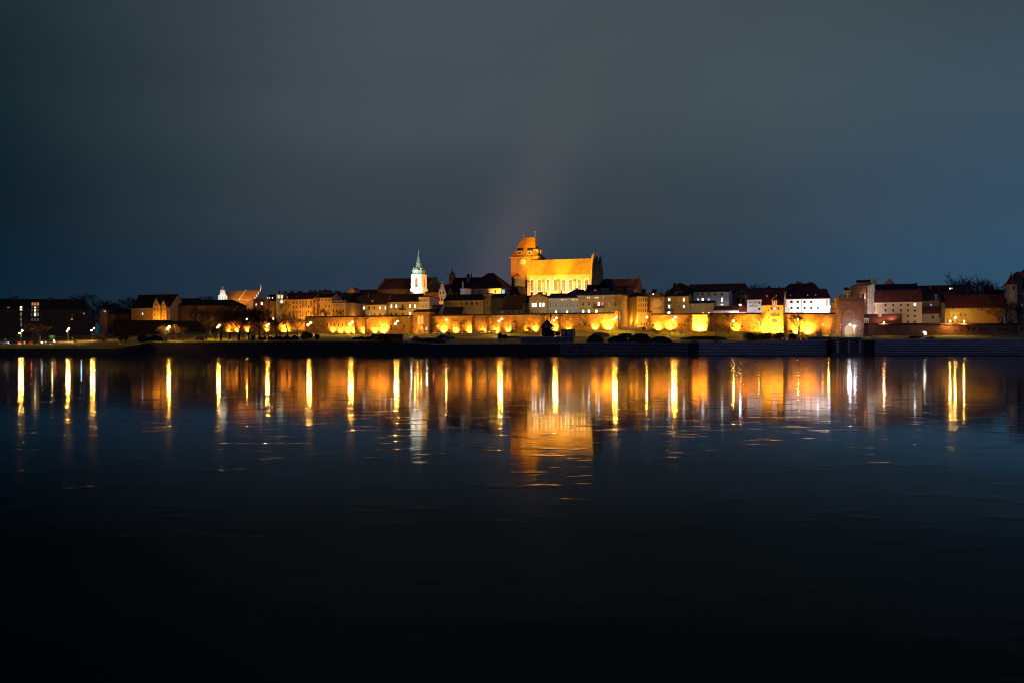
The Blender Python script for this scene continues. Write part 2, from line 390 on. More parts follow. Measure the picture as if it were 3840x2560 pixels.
# ------------------------------------------------------------ frames and buildings
class Frame:
    def __init__(s, px, D, th=20, z=None):
        s.A = (xw(px, D), D); s.th = th; s.c, s.s = math.cos(rad(th)), math.sin(rad(th)); s.z = gz(px, D) if z is None else z; s.D = D
        s.rz = -rad(th); s.px = px
    def at(s, px, py, yb=0):
        u = (px - 1920) / F; ax, ay = s.A[0] + yb * s.s, s.A[1] + yb * s.c
        t = (u * ay - ax) / (s.c + u * s.s); D = ay - t * s.s
        return t, zpx(py, D) - s.z
    def w(s, t, yb, z): return (s.A[0] + yb * s.s + t * s.c, s.A[1] + yb * s.c - t * s.s, s.z + z)
    def root(s, name, label, cat, group=None): return thing(name, label, cat, (s.A[0], s.A[1], s.z), s.rz, group)

def outline(kind, w, h, n=8):
    a = w / 2
    if kind == 'arch':
        r = a; k = h / 2 - r * .8
        return [(-a, -h / 2), (a, -h / 2)] + [(a * math.cos(math.pi * i / n), k + r * .8 * math.sin(math.pi * i / n)) for i in range(n + 1)]
    if kind == 'seg':
        k = h / 2 - a * .45
        return [(-a, -h / 2), (a, -h / 2)] + [(a * math.cos(math.pi * i / n), k + a * .45 * math.sin(math.pi * i / n)) for i in range(n + 1)]
    if kind == 'point':
        k = h / 2 - w * .85; pts = [(-a, -h / 2), (a, -h / 2)]
        for i in range(5):
            q = rad(60) * i / 4; pts.append((-a + w * math.cos(q), k + w * .98 * math.sin(q)))
        for i in range(3, -1, -1):
            q = rad(60) * i / 4; pts.append((a - w * math.cos(q), k + w * .98 * math.sin(q)))
        return pts
    if kind == 'round':
        return [(a * math.cos(2 * math.pi * i / 14), a * math.sin(2 * math.pi * i / 14)) for i in range(14)]
    return [(-a, -h / 2), (a, -h / 2), (a, h / 2), (-a, h / 2)]
def window(parent, x, z, w, h, kind='rect', st='d', fm=None, yb=0, bars=True, name='window', fw=None, side=False):
    fw = fw if fw is not None else min(.22, w * .16)
    o = outline(kind, w, h); sx, sz = (w - 2 * fw) / w, (h - 2 * fw) / h; inn = [(a * sx, b * sz) for a, b in o]
    m = MB().ring(o, inn, -.11, .02)
    if bars:
        m.box(-.05, .05, -.07, -.032, -h / 2 + fw, h / 2 - fw)
        if h > 1.4: m.box(-w / 2 + fw, w / 2 - fw, -.066, -.036, h * .12, h * .12 + .09)
    f = m.build(name, fm or frame_b, parent, (x, yb, z))
    if side: f.rotation_euler = (0, 0, rad(90))
    inn2 = [(a * .995, b * .995) for a, b in inn]
    MB().prism(inn2, -.03, .01).build('pane', glass if st == 'd' else (glass_g if st == 'l' else E_[st]), f)
    return f
def Wn(y, h, w, xs, st=None, kind='rect'): return (y, h, w, xs, st, kind)
def house(name, label, px0, px1, eave, D, th=20, depth=12, roof='gable', ridge=None, wm=ochre, rm=tile_d, tm=None, wins=(), chim=(), cat='house',
          group=None, hip=.3, fm=None, bands=(), bal=(), front_y=0, apex=None, bars=True, low=None, over=.45, dorm=(), base=None, sidew=()):
    fr = Frame((px0 + px1) / 2, D, th); x0, ze = fr.at(px0, eave); x1, ze2 = fr.at(px1, eave); ze = fr.at((px0 + px1) / 2, eave)[1]
    r = fr.root(name, label, cat, group); zb = -1.0 if low is None else low; d = depth
    zr = fr.at((px0 + px1) / 2, ridge, d / 2 if roof in ('gable', 'hip') else 0)[1] if ridge else ze + .5
    m = MB(); rf = MB(); th_ = .28
    if roof == 'gable':
        m.xprism([(0, zb), (d, zb), (d, ze), (d / 2, zr - .03), (0, ze)], x0, x1)
        k = (zr - ze) / (d / 2); o = over
        bt = [(-o, ze - k * o), (d / 2, zr), (d + o, ze - k * o)]
        rf.xprism([bt[0], bt[1], bt[2], (bt[2][0], bt[2][1] + th_), (d / 2, zr + th_), (bt[0][0], bt[0][1] + th_)][::1], x0 - .2, x1 + .2)
    elif roof == 'front':
        ax = (x0 + x1) / 2 if apex is None else fr.at(apex, eave)[0]
        m.prism([(x0, zb), (x1, zb), (x1, ze), (ax, zr - .03), (x0, ze)], 0, d)
        rf.prism([(x0 - over, ze - .2), (ax, zr), (x1 + over, ze - .2), (x1 + over, ze + .1), (ax, zr + .3), (x0 - over, ze + .1)], -.25, d + .2)
    elif roof == 'hip':
        m.box(x0, x1, 0, d, zb, ze); o = over; hl = (x1 - x0) * hip
        rf.add([(x0 - o, -o, ze), (x1 + o, -o, ze), (x1 + o, d + o, ze), (x0 - o, d + o, ze), (x0 + hl, d / 2, zr), (x1 - hl, d / 2, zr),
                (x0 - o, -o, ze - .22), (x1 + o, -o, ze - .22), (x1 + o, d + o, ze - .22), (x0 - o, d + o, ze - .22)],
               [(0, 1, 5, 4), (1, 2, 5), (2, 3, 4, 5), (3, 0, 4), (6, 7, 1, 0), (7, 8, 2, 1), (8, 9, 3, 2), (9, 6, 0, 3), (9, 8, 7, 6)])
    elif roof == 'shed':
        m.xprism([(0, zb), (d, zb), (d, zr - .03), (0, ze)], x0, x1)
        k = (zr - ze) / d
        rf.xprism([(-over, ze - k * over), (d + .2, zr + k * .2), (d + .2, zr + k * .2 + .25), (-over, ze - k * over + .25)], x0 - .2, x1 + .2)
    else:
        m.box(x0, x1, 0, d, zb, ze); rf.box(x0 - .3, x1 + .3, -.3, d + .3, ze + .003, ze + .35)
    m.build('wall', wm, r); ro = rf.build('roof', rm, r)
    tm = tm or wm
    if roof in ('gable', 'hip', 'flat') and tm is not wm:
        MB().box(x0 - .15, x1 + .15, -.32, -.003, ze - .75, ze - .3).build('cornice', tm, r)
    for by in bands:
        z = fr.at((px0 + px1) / 2, by)[1]; MB().box(x0, x1, -.12, -.002, z - .12, z + .12).build('string_course', tm, r)
    for (y, h, w, xs, st, kind) in wins:
        for i, x in enumerate(xs):
            s_ = st[i] if st and i < len(st) else 'd'
            tx, tz = fr.at(x, y); px2m = D / F
            window(r, tx, tz, max(.5, w * px2m * 1.03), h * px2m, kind, s_, fm, bars=bars)
    for (cx, ct, cw, *dd) in chim:
        yb = dd[0] if dd else d * .5
        tx, tz = fr.at(cx, ct, yb); hw = cw * D / F / 2
        c_ = MB().box(tx - hw, tx + hw, yb - min(hw, .8), yb + min(hw, .8), min(ze, tz - 2.2), tz - .2).box(tx - hw - .12, tx + hw + .12, yb - min(hw, .8) - .12, yb + min(hw, .8) + .12, tz - .198, tz)
        c_.build('chimney', dd[1] if len(dd) > 1 else beige, ro)
    for (dx, dy, dw, dh, st) in dorm:
        frac = .3; yb = d * .18; tx, tz = fr.at(dx, dy, yb); hw, hh = dw * D / F / 2, dh * D / F / 2
        q = MB().prism([(tx - hw, tz - hh), (tx + hw, tz - hh), (tx + hw, tz + hh * .5), (tx, tz + hh * 1.3), (tx - hw, tz + hh * .5)], yb - .6, yb + 2.6, 0).build('dormer', wm if st != 't' else rm, r)
        window(r, tx, tz - hh * .2, hw * 1.4, hh * 1.1, 'rect', st if st in E_ else 'd', fm, yb=yb - .62, bars=False)
    for (bx0, bx1, by) in bal:
        a, z = fr.at(bx0, by); b2, _ = fr.at(bx1, by)
        q = MB().box(a, b2, -1.3, -.004, z - .2, z)
        for i in range(int((b2 - a) / .3) + 1): q.box(a + i * .3, a + i * .3 + .06, -1.28, -1.22, z, z + .95)
        q.box(a, b2, -1.3, -1.2, z + .95, z + 1.03); q.box(a, a + .06, -1.2, 0, z + .95, z + 1.03); q.box(b2 - .06, b2, -1.2, 0, z + .95, z + 1.03)
        q.build('balcony', metal_d, r)
    return r, fr, (x0, x1, ze, zr)
def facelight(px, py, D, power, color=SOD, radius=.5):
    py = max(py, 1192) if 1087 < px and D < 560 and py > 1140 else py
    p = (xw(px, D), D, zpx(py, D)); return spot(p, (p[0] + 2, p[1] + 10, p[2] + 4), power * FL, color, 165, .6, radius, 'facade_light')
def WD(px): return lerp(WALLD, px)

# ------------------------------------------------------------ town wall
def wall_run(label, pa, pb, top, slits=(), butt=(), wm=brick, thick=1.5, cope=tile_d, coph=.55, name='town_wall', arch=(), base=-2.5, group='stretches of the brick town wall', niche=()):
    A = (xw(pa, WD(pa)), WD(pa)); B = (xw(pb, WD(pb)), WD(pb)); dx, dy = B[0] - A[0], B[1] - A[1]; ln = math.hypot(dx, dy)
    th = math.degrees(math.atan2(-dy, dx)); fr = Frame(pa, WD(pa), th); pm = (pa + pb) / 2
    top_z = fr.at(pm, top)[1]; r = fr.root(name, label, 'wall', group)
    m = MB()
    if arch:                                                 # arched opening: (px, width px, py of crown)
        px, wpx, crown = arch; t0, _ = fr.at(px - wpx / 2, crown); t1, zc = fr.at(px + wpx / 2, crown); rr = (t1 - t0) / 2; tm_ = (t0 + t1) / 2; k = zc - rr
        m.box(0, t0, 0, thick, base, top_z).box(t1, ln, 0, thick, base, top_z)
        m.prism([(t1, top_z), (t0, top_z)] + [(tm_ - rr * math.cos(math.pi * i / 10), k + rr * math.sin(math.pi * i / 10)) for i in range(11)], 0, thick)
        if k > base: m.box(t0 - .02, t0 + .02, 0, thick, base, k).box(t1 - .02, t1 + .02, 0, thick, base, k)
    else: m.box(0, ln, 0, thick, base, top_z)
    m.build('masonry', wm, r)
    if cope: MB().xprism([(-.35, top_z + .003), (thick + .35, top_z + .003), (thick * .5, top_z + coph + .25)], 0, ln).build('coping', cope, r)
    for a, b, tpy, pr in butt:
        t0, zt = fr.at(a, tpy); t1, _ = fr.at(b, tpy)
        q = MB().box(t0, t1, -pr, -.002, base, zt - .3); q.build('buttress', wm, r)
        MB().xprism([(-pr - .2, zt - .3), (.0, zt - .3), (.0, zt + .3), (-pr - .2, zt - .1)], t0 - .15, t1 + .15).build('buttress_cap', cope or wm, r)
    for px, py, w, h in slits:
        tx, tz = fr.at(px, py); s_ = WD(px) / F
        q = outline('rect', w * s_, h * s_)
        f_ = MB().ring([(a * 1.35, b * 1.15) for a, b in q], q, -.06, .02).build('loophole', brick_d, r, (tx, 0, tz))
        MB().prism(q, -.012, .02).build('opening', black, f_)
    for a, b, t_, bt in niche:
        t0, z1 = fr.at(a, t_); t1, z0 = fr.at(b, bt)
        ar = outline('arch', t1 - t0, z1 - z0); fo = [(x * 1.25, z * 1.08) for x, z in ar]
        MB().ring(fo, ar, -.1, .02).build('blind_arch', brick_d, r, ((t0 + t1) / 2, 0, (z0 + z1) / 2))
    return r, fr
fl_n = [0]
ORD = 'first second third fourth fifth sixth seventh eighth ninth tenth eleventh twelfth thirteenth fourteenth fifteenth sixteenth seventeenth eighteenth nineteenth twentieth'.split()
ORD += ['twenty-' + o for o in ORD[:9]] + ['thirtieth'] + ['thirty-' + o for o in ORD[:9]]
fproto = None
def floodlight(px, power, d=1.9, h=2.4, color=SODY, lens=True, D=None, ang=125, zo=.35, aim=None):
    global fproto
    d = d * R.uniform(.75, 1.35); Dw = (D or WD(px)); p = gp(px, Dw - d, 0); fl_n[0] += 1
    if fproto is None:
        r = thing('floodlight', '', 'floodlight')
        MB().box(-.28, .28, -.16, .12, .1, .5).box(-.06, .06, -.05, .05, -.1, .12).box(-.34, -.28, -.05, .05, -.05, .4).box(.28, .34, -.05, .05, -.05, .4).build('housing', metal_d, r)
        MB().add([(-.23, .125, .14), (.23, .125, .14), (.23, .125, .46), (-.23, .125, .46)], [(0, 1, 2, 3)]).box(-.24, .24, .125, .14, .13, .47).build('lens', lamp_fl, r)
        fproto = r
    else: r = copy_tree(fproto)
    r.location = p; r['group'] = 'ground floodlights along the town wall'; r['label'] = 'small ground floodlight at the foot of the brick wall, %s from the left' % ORD[fl_n[0] - 1]
    spot((p[0], p[1] + .4, p[2] + zo), (p[0] + .3, Dw, p[2] + h), power * R.uniform(9, 17), color, ang)
    return p

W1, f1 = wall_run('long brick town wall stretch left of the gabled gate tower, lit from the ground', 1143, 1546, 1190,
    slits=[(1228, 1219, 3, 8), (1242, 1219, 3, 8), (1255, 1220, 3, 8), (1270, 1220, 3, 8), (1284, 1219, 3, 8), (1298, 1219, 3, 8), (1313, 1219, 3, 8), (1327, 1219, 3, 8), (1360, 1218, 3, 8), (1368, 1218, 3, 8), (1406, 1224, 3, 8), (1424, 1225, 3, 8), (1444, 1224, 3, 8), (1465, 1224, 3, 8), (1516, 1223, 4, 9)],
    butt=[(1336, 1343, 1197, 2.2), (1373, 1381, 1196, 2.2)])
W2, f2 = wall_run('brick town wall stretch with many buttresses behind the clock pavilion', 1612, 2303, 1182,
    slits=[(1804, 1228, 3, 8), (1818, 1228, 3, 8), (1860, 1227, 3, 8), (1906, 1226, 3, 7), (2003, 1217, 3, 7), (2021, 1217, 3, 7), (2103, 1229, 5, 6), (2172, 1217, 3, 7), (2192, 1217, 3, 7), (2213, 1220, 3, 7), (2234, 1220, 3, 7), (2255, 1219, 3, 7), (2288, 1224, 3, 7)],
    butt=[(1634, 1643, 1218, 2.6), (1730, 1738, 1215, 2.6), (1775, 1786, 1190, 2.2), (1829, 1840, 1190, 2.2), (1925, 1937, 1207, 2.6), (2036, 2048, 1183, 2.0), (2098, 2108, 1185, 2.0)],
    niche=[(1696, 1716, 1204, 1243), (1742, 1752, 1206, 1243)])
W3, f3 = wall_run('patched brick town wall stretch between the climbing street and the yellow granary', 2434, 2855, 1181,
    slits=[(2449, 1220, 6, 7), (2484, 1220, 3, 7), (2505, 1220, 3, 7), (2525, 1220, 3, 7), (2546, 1219, 3, 7), (2567, 1219, 3, 7), (2618, 1217, 3, 7), (2636, 1217, 3, 7), (2689, 1219, 3, 7), (2713, 1220, 3, 7), (2748, 1225, 6, 6), (2782, 1225, 6, 7)],
    butt=[(2585, 2596, 1190, 2.2), (2652, 2661, 1190, 2.2), (2664, 2672, 1182, 1.0)])
W4, f4 = wall_run('tall brick town wall below the white hotel front, brightly floodlit', 2938, 3141, 1179,
    slits=[(3025, 1237, 3, 7), (3045, 1237, 3, 7), (3077, 1240, 4, 8)], arch=(3128, 27, 1231))
W5, f5 = wall_run('low rose brick town wall right of the battlemented gate', 3236, 3818, 1218, wm=brick_p,
    slits=[(3279, 1244, 3, 5), (3331, 1243, 3, 5), (3582, 1240, 3, 5), (3603, 1240, 3, 5), (3654, 1238, 3, 5), (3676, 1237, 4, 8), (3698, 1237, 4, 8), (3750, 1237, 4, 8), (3772, 1237, 4, 8), (3795, 1237, 4, 8)], butt=[(3816, 3822, 1218, 1.0)])
W6, f6 = wall_run('low dark brick wall half hidden behind the bare trees on the left', 820, 1084, 1205, slits=[(905, 1222, 3, 6), (960, 1221, 3, 6), (1020, 1222, 3, 6)])
for px, pw in ((1245, 900), (1274, 1100), (1303, 1600), (1326, 1500), (1361, 1700), (1404, 2600), (1436, 2800), (1662, 3600), (1708, 900), (1760, 1700), (1812, 1500), (1860, 1300),
               (1906, 2100), (1975, 600), (2008, 1300), (2080, 1500), (2131, 800), (2231, 1600), (2281, 3800), (2468, 1500), (2516, 2300), (2627, 6500), (2761, 1200), (2990, 1500), (3034, 4200)):
    floodlight(px, pw * (.75 if px < 2500 else .85), h=2.2 if pw < 2500 else 3.0, d=1.9 if pw < 5000 else 2.6)
for px, pw in ((856, 1600), (885, 1400), (925, 2300), (998, 1500), (1062, 3600), (1085, 1500)): floodlight(px, pw * .5, d=1.8, h=1.8, color=SOD)
# a wall-mounted beam that burns a bright patch beside the gate
p_ = (xw(3098, WD(3098)), WD(3098) - 3.4, zpx(1212, WD(3098)))
spot(p_, (p_[0], p_[1] + 4, p_[2]), 2600, SODY, 115)

# gate tower with blind lancets
fr = Frame(1582, WD(1582) - 3.2, 20); r = fr.root('gate_tower', 'square brick gate tower with a pale twin lancet panel and low dark roof', 'tower')
x0, ze = fr.at(1547, 1171); x1, _ = fr.at(1608, 1171)
ax0 = fr.at(1565, 1200)[0]; ax1 = fr.at(1588, 1200)[0]; acz = fr.at(1577, 1219)[1]; mid = (ax0 + ax1) / 2
m = MB().box(x0, ax0, 0, 9, -2.5, ze).box(ax1, x1, 0, 9, -2.5, ze)
wv = ax1 - ax0; o_ = outline('point', wv, acz + 1.0); pts = [(mid + a, b + (acz - 1) / 2) for a, b in o_[1:]] + [(ax0, (acz - 1) / 2)]
arcp = sorted([(mid + a, b + (acz - 1) / 2) for a, b in o_[2:]], key=lambda q: q[0])
m.prism([(ax1, ze), (ax0, ze)] + arcp, 0, 9)
m.box(ax0, ax1, 1.6, 1.8, -1, acz - .2).build('wall', brick, r)
MB().loft([[(x0 - .5, -.5, ze), (x1 + .5, -.5, ze), (x1 + .5, 9.5, ze), (x0 - .5, 9.5, ze)], [(x0 + 1.6, 2, ze + 1.5), (x1 - 1.6, 2, ze + 1.5), (x1 - 1.6, 7.5, ze + 1.5), (x0 + 1.6, 7.5, ze + 1.5)]]).build('roof', tile_d, r)
for a, b in ((1566, 1576), (1578, 1588)):
    t0, z1 = fr.at(a, 1182); t1, z0 = fr.at(b, 1217); oo = outline('point', t1 - t0, z1 - z0)
    g_ = MB().prism(oo, -.12, .01).build('blind_lancet', stone_w, r, ((t0 + t1) / 2, 0, (z0 + z1) / 2))
MB().ring([(mid + a * 1.2, b * 1.06 + (acz - 1) / 2) for a, b in o_], [(mid + a, b + (acz - 1) / 2) for a, b in o_], -.15, .01).build('gate_arch', stone, r)
point(fr.w(mid, -3.5, 2.2), 700, SODY, .3); point(fr.w(mid, 1, 3.0), 150, SODY, .2)
point(fr.w((x0 + x1) / 2, -7, 6), 900, SODY, .3)

# end pier by the street, beside the yellow house
fr = Frame(2310, WD(2310) - .3, 20); r = fr.root('brick_pier', 'brick end pier of the wall left of the climbing street', 'pier')
x0, zt = fr.at(2304, 1166); x1, _ = fr.at(2318, 1166)
MB().box(x0, x1, 0, 2.6, -2.5, zt).build('shaft', brick, r); MB().box(x0 - .2, x1 + .2, -.2, 2.8, zt + .003, zt + .5).build('cap', tile_d, r)
fr = Frame(2433, WD(2433) - .3, 20); r = fr.root('brick_pier', 'brick end pier of the wall right of the climbing street', 'pier')
x0, zt = fr.at(2428, 1172); x1, _ = fr.at(2441, 1172)
MB().box(x0, x1, 0, 2.6, -2.5, zt).build('shaft', brick, r); MB().box(x0 - .2, x1 + .2, -.2, 2.8, zt + .003, zt + .5).build('cap', tile_d, r)

# ------------------------------------------------------------ left part of the town
house('long_block', 'long unlit block at the far left with a tall lit stairwell', -160, 322, 1158, 632, th=-8, depth=16, roof='hip', ridge=1122, hip=.04, wm=greyd, rm=slate, cat='building', fm=frame_d,
      wins=[Wn(1157, 18, 10, [79], 'y', 'arch'), Wn(1179, 15, 8, [79], 'h'), Wn(1198, 14, 6, [79], 'h'), Wn(1217, 18, 6, [80], 'h'),
            Wn(1141, 13, 9, [122.5, 132.5, 142.5], 'ooo'), Wn(1160, 20, 8, [121, 132, 142.5], 'kyk'), Wn(1180, 15, 8, [119, 125], 'kk'), Wn(1180, 15, 8, [132, 142.5], 'yh'), Wn(1199, 13, 8, [121, 132, 142.5], 'kkk'),
            Wn(1154, 5, 10, [32], 'o'), Wn(1197, 9, 7, [270], 'o'), Wn(1182, 6, 4, [271], 'k'), Wn(1177, 6, 4, [343 - 28], 'b')] + [Wn(y, 9, 6, [20, 40, 60, 165, 185, 205, 225, 245, 290, 308], None) for y in (1180, 1200, 1220)],
      chim=[(58, 1113, 20, 8, brick_d), (190, 1117, 18, 8, brick_d), (270, 1119, 18, 8, brick_d)])
fr = Frame(38, 900, 0); r = fr.root('radio_mast', 'faint pale lattice mast behind the unlit block', 'mast')
q = MB(); zt = fr.at(38, 1092)[1]
for sx, sy in ((-1, -1), (1, -1), (1, 1), (-1, 1)): q.tube((sx * 1.3, sy * 1.3, -1), (sx * .25, sy * .25, zt), .12, .08)
for i in range(14):
    z0 = i * zt / 14; k = 1.3 - 1.05 * i / 14; q.tube((-k, -k, z0), (k * .95, -k, z0 + zt / 14), .05, .05).tube((k, -k, z0), (-k, -k, z0 + zt / 14), .05, .05)
q.build('lattice', metal_g, r); MB().tube((0, 0, zt), (0, 0, zt + 3), .07, .03).build('antenna', paint['white'], r)
house('small_villa', 'small brown villa glimpsed between black trees near the left', 374, 402, 1166, 655, depth=9, roof='front', ridge=1156, wm=beige, wins=[Wn(1168, 7, 3, [391, 396], 'cc'), Wn(1184, 8, 4, [381, 390, 398], 'dkd')])
facelight(388, 1192, 648, 60); facelight(440, 1206, 640, 30)
house('long_house', 'brown long house below the trees left of the gabled armoury', 404, 486, 1176, 650, depth=10, ridge=1160, wm=greyd, rm=slate, wins=[Wn(1190, 8, 4, [412, 424, 440, 452, 466], 'dkddd')])
# armoury: long orange range with twin gables
house('armoury', 'orange long armoury with arched windows under a tall black roof', 492, 636, 1154, 640, depth=16, ridge=1108, wm=ochre, rm=slate, tm=stone,
      wins=[Wn(1163, 9, 6, [502, 513, 524, 535, 546, 557], 'dddddd', 'arch'), Wn(1177, 9, 6, [502, 513, 524, 535, 546, 557], 'dddwdd', 'arch'), Wn(1191, 9, 6, [524, 535, 546, 557], 'dddd', 'arch')], fm=stone, cat='building', chim=[(520, 1107, 6, 8, brick_d), (621, 1101, 9, 8, brick)])
house('gabled_house', 'taller left one of the twin steep orange gabled houses', 573.5, 599.5, 1146, 634, depth=12, roof='front', ridge=1118, apex=586, wm=ochre, rm=slate, over=.15, fm=frame_d, group='twin steep gabled houses', bars=False,
      wins=[Wn(1132, 4, 2.5, [586]), Wn(1143, 7, 2.5, [583, 588.5]), Wn(1161, 8, 3, [580, 592]), Wn(1182, 7, 3, [580, 592]), Wn(1200, 6, 3, [580, 592])])
house('gabled_house', 'lower right one of the twin steep orange gabled houses', 600.5, 624, 1151, 634, depth=12, roof='front', ridge=1126, apex=613, wm=ochre, rm=slate, over=.15, fm=frame_d, group='twin steep gabled houses', bars=False,
      wins=[Wn(1143, 5, 2.5, [613]), Wn(1161, 7, 3, [608, 619]), Wn(1185, 7, 3, [603, 614]), Wn(1200, 6, 3, [604, 616])])
for px, pw in ((530, 120), (556, 500), (572, 900), (590, 1100), (612, 500)): facelight(px, 1203, 628, pw)
for pa, pb, tp, lab in ((424, 640, 1206, 'dark retaining wall below the armoury and the twin gables'), (640, 818, 1208, 'dark retaining wall below the hipped school building')):
    wall_run(lab, pa, pb, tp, wm=mat('brick_near_black', (.02, .015, .013), .9, .4, .5), name='retaining_wall', group='dark retaining walls at the left', cope=slate)  # one near-black brick tone over both retaining walls
house('warehouse', 'black hipped warehouse right of the twin gabled houses', 626, 730, 1147, 642, depth=16, roof='hip', ridge=1121, hip=.12, wm=greyd, rm=slate, wins=[Wn(1173, 6, 3, [629, 638, 647, 657], 'kkdk'), Wn(1190, 6, 3, [634, 690, 712], 'ddd')], cat='building')
house('school_building', 'broad dark hipped building with a dim orange left wing behind trees', 702, 862, 1146, 636, depth=18, roof='hip', ridge=1126, hip=.14, wm=brick_d, rm=slate, cat='building',
      wins=[Wn(1161, 9, 6, [712, 728, 746, 766, 784, 802], 'dkdkkd', 'arch'), Wn(1184, 9, 6, [712, 728, 746, 766, 784, 802], 'ddhkkd', 'arch')])
facelight(718, 1205, 628, 190); facelight(772, 1212, 626, 70)
# white gabled church far left
fr = Frame(905, 690, 20); r = fr.root('church', 'church with white scrolled gables and an orange lit roof, left of the town', 'church')
x0, z0 = fr.at(846, 1125); x1, _ = fr.at(957, 1125); zr = fr.at(905, 1093, 7)[1]
MB().xprism([(0, -1), (14, -1), (14, z0), (7, zr - .1), (0, z0)], x0, x1).build('wall', brick_d, r)
MB().xprism([(-.4, z0 - .3), (7, zr), (14.4, z0 - .3), (14.4, z0), (7, zr + .3), (-.4, z0)], x0 + .1, x1 - .1).build('roof', tile_o, r)
# gable seen frontally at the left end
a, zb = fr.at(828, 1136); b_, _ = fr.at(862, 1136); mx_ = (a + b_) / 2; hw = (b_ - a) / 2
def gz_(py): return fr.at(845, py)[1]
prof = [(1.0, 1136), (.98, 1124), (.9, 1112), (.62, 1106), (.55, 1099), (.42, 1092), (.4, 1090)]
pts = [(mx_ + hw * k, gz_(y)) for k, y in prof] + [(mx_ - hw * k, gz_(y)) for k, y in prof[::-1]]
gb = MB().prism(pts, -3.2, -2.2).box(a + .1, b_ - .1, -3, 0, gz_(1150), gz_(1136)).build('gable', stone_w, r)
for y, k in ((1134, 1.04), (1111, .98), (1091, .5)): MB().box(mx_ - hw * k, mx_ + hw * k, -3.45, -3.202, gz_(y) - .25, gz_(y) + .25).build('cornice', stone_w, gb)
for k in (-.55, 0, .55): MB().box(mx_ + hw * k - .35, mx_ + hw * k + .35, -3.35, -3.205, gz_(1131), gz_(1114)).build('pilaster', grey, gb)
MB().prism([(mx_ - hw * .42, gz_(1090)), (mx_ + hw * .42, gz_(1090)), (mx_ + hw * .1, gz_(1082)), (mx_ - hw * .1, gz_(1082))], -3.1, -2.3).build('pediment', tile_o, gb)
MB().lathe([(.5, gz_(1082)), (.35, gz_(1080)), (.6, gz_(1077)), (.45, gz_(1074)), (.3, gz_(1072.5)), (.38, gz_(1071.5)), (.05, gz_(1070))], (mx_, -2.7), 8).build('statue', copper, gb)
ex, ez = fr.at(941, 1096, 7)
for k, (t_, y0, y1) in enumerate(((x1 - .3, 0, 14),)):
    MB().xprism([(y0 - .5, z0 - 1), (y0 - .5, z0 + 1.2), (1.6, z0 + 1.4), (1.6, z0 + 3.0), (3.6, z0 + 3.2), (3.6, z0 + 5), (5.8, z0 + 5.2), (6.2, zr + 1.4), (7.8, zr + 1.4), (8.2, z0 + 5.2), (10.4, z0 + 5), (10.4, z0 + 3.2), (12.4, z0 + 3), (12.4, z0 + 1.4), (14.5, z0 + 1.2), (14.5, z0 - 1)], t_, t_ + .8).build('gable', stone_w, r)
MB().lathe([(.4, zr + 1.2), (.5, zr + 2), (.15, zr + 3), (.3, zr + 3.6), (.02, zr + 4.6)], (x1, 7), 8).build('finial', stone_w, r)
t_, _ = fr.at(900, 1100); MB().xprism([(-.5, z0 - .5), (-.5, z0 + .6), (7, zr + .9), (14.5, z0 + .6), (14.5, z0 - .5)], t_ - .25, t_ + .25).build('fire_wall', stone_w, r)
spot(fr.w(mx_, -12, gz_(1130)), fr.w(mx_, -2, gz_(1108)), 5200, (1, .93, .8), 80)
spot(fr.w(2, -16, z0 - 2), fr.w(2, 3, z0 + 3), 38000, (1, .52, .09), 100); spot(fr.w(x1 - 1, -12, z0), fr.w(x1, 3, zr), 4000, WHT, 50)

house('townhouse', 'dark townhouse with one white window left of the glazed roof house', 950, 993, 1124, 618, roof='flat', wm=brick_d, rm=slate, wins=[Wn(1139, 11, 10, [982], 'w'), Wn(1143, 8, 5, [961], 'w'), Wn(1184, 13, 6, [982], 'k')])
house('townhouse', 'townhouse with three white skylights in a black mansard', 993, 1035, 1128, 622, depth=10, ridge=1107, wm=ochre, rm=slate, wins=[Wn(1135, 8, 6, [1004], 'w')], dorm=[(1005, 1118, 5, 8, 'w'), (1013, 1118, 5, 8, 'w'), (1024, 1118, 5, 8, 'w')])
house('glazed_house', 'narrow townhouse with big greenish lit glazing under the roof', 1035, 1063, 1103, 616, depth=10, roof='flat', wm=grey, rm=slate, wins=[Wn(1114, 15, 11, [1045, 1057], 'gg'), Wn(1132, 15, 9, [1056], 'w')], chim=[(1048, 1092, 6)])
house('townhouse', 'orange townhouse between the glazed house and the tall mint-lit tenement', 1063, 1087, 1122, 612, depth=11, ridge=1104, wm=ochre, rm=tile_d, wins=[Wn(1137, 12, 5, [1073], 'd'), Wn(1160, 12, 5, [1073], 'd'), Wn(1116, 9, 5, [1077], 'o')])
facelight(1010, 1170, 606, 300); facelight(1060, 1185, 602, 1000)
house('terrace_roofs', 'long black roofed terrace on the skyline with one bright blue window', 1060, 1190, 1120, 640, depth=14, ridge=1100, wm=greyd, rm=tile_d, dorm=[(1094, 1113, 6, 10, 'C')], cat='house', chim=[(1070, 1093, 10), (1094, 1091, 10), (1125, 1092, 16), (1165, 1090, 12), (1182, 1090, 8)])
rr, fr, ex = house('tenement', 'big floodlit orange tenement with rows of narrow slit windows and relief bays', 1087, 1173, 1123, 600, depth=13, ridge=1104, wm=ochre, rm=tile_p, tm=stone, cat='tenement', fm=frame_d, bars=False,
      wins=[Wn(y, 9, 3.6, [1101, 1113.5, 1126]) for y in (1136, 1153.5, 1170, 1186, 1202)] + [Wn(1140, 26, 4, [1136], 'k', 'arch'), Wn(1180, 22, 4, [1136], 'k', 'arch'), Wn(1152, 8, 5, [1157]), Wn(1169, 9, 4, [1158], 'd', 'arch')],
      dorm=[(1113, 1117, 6, 6, 'd'), (1158, 1117, 6, 6, 'd')], bands=[1161, 1192])
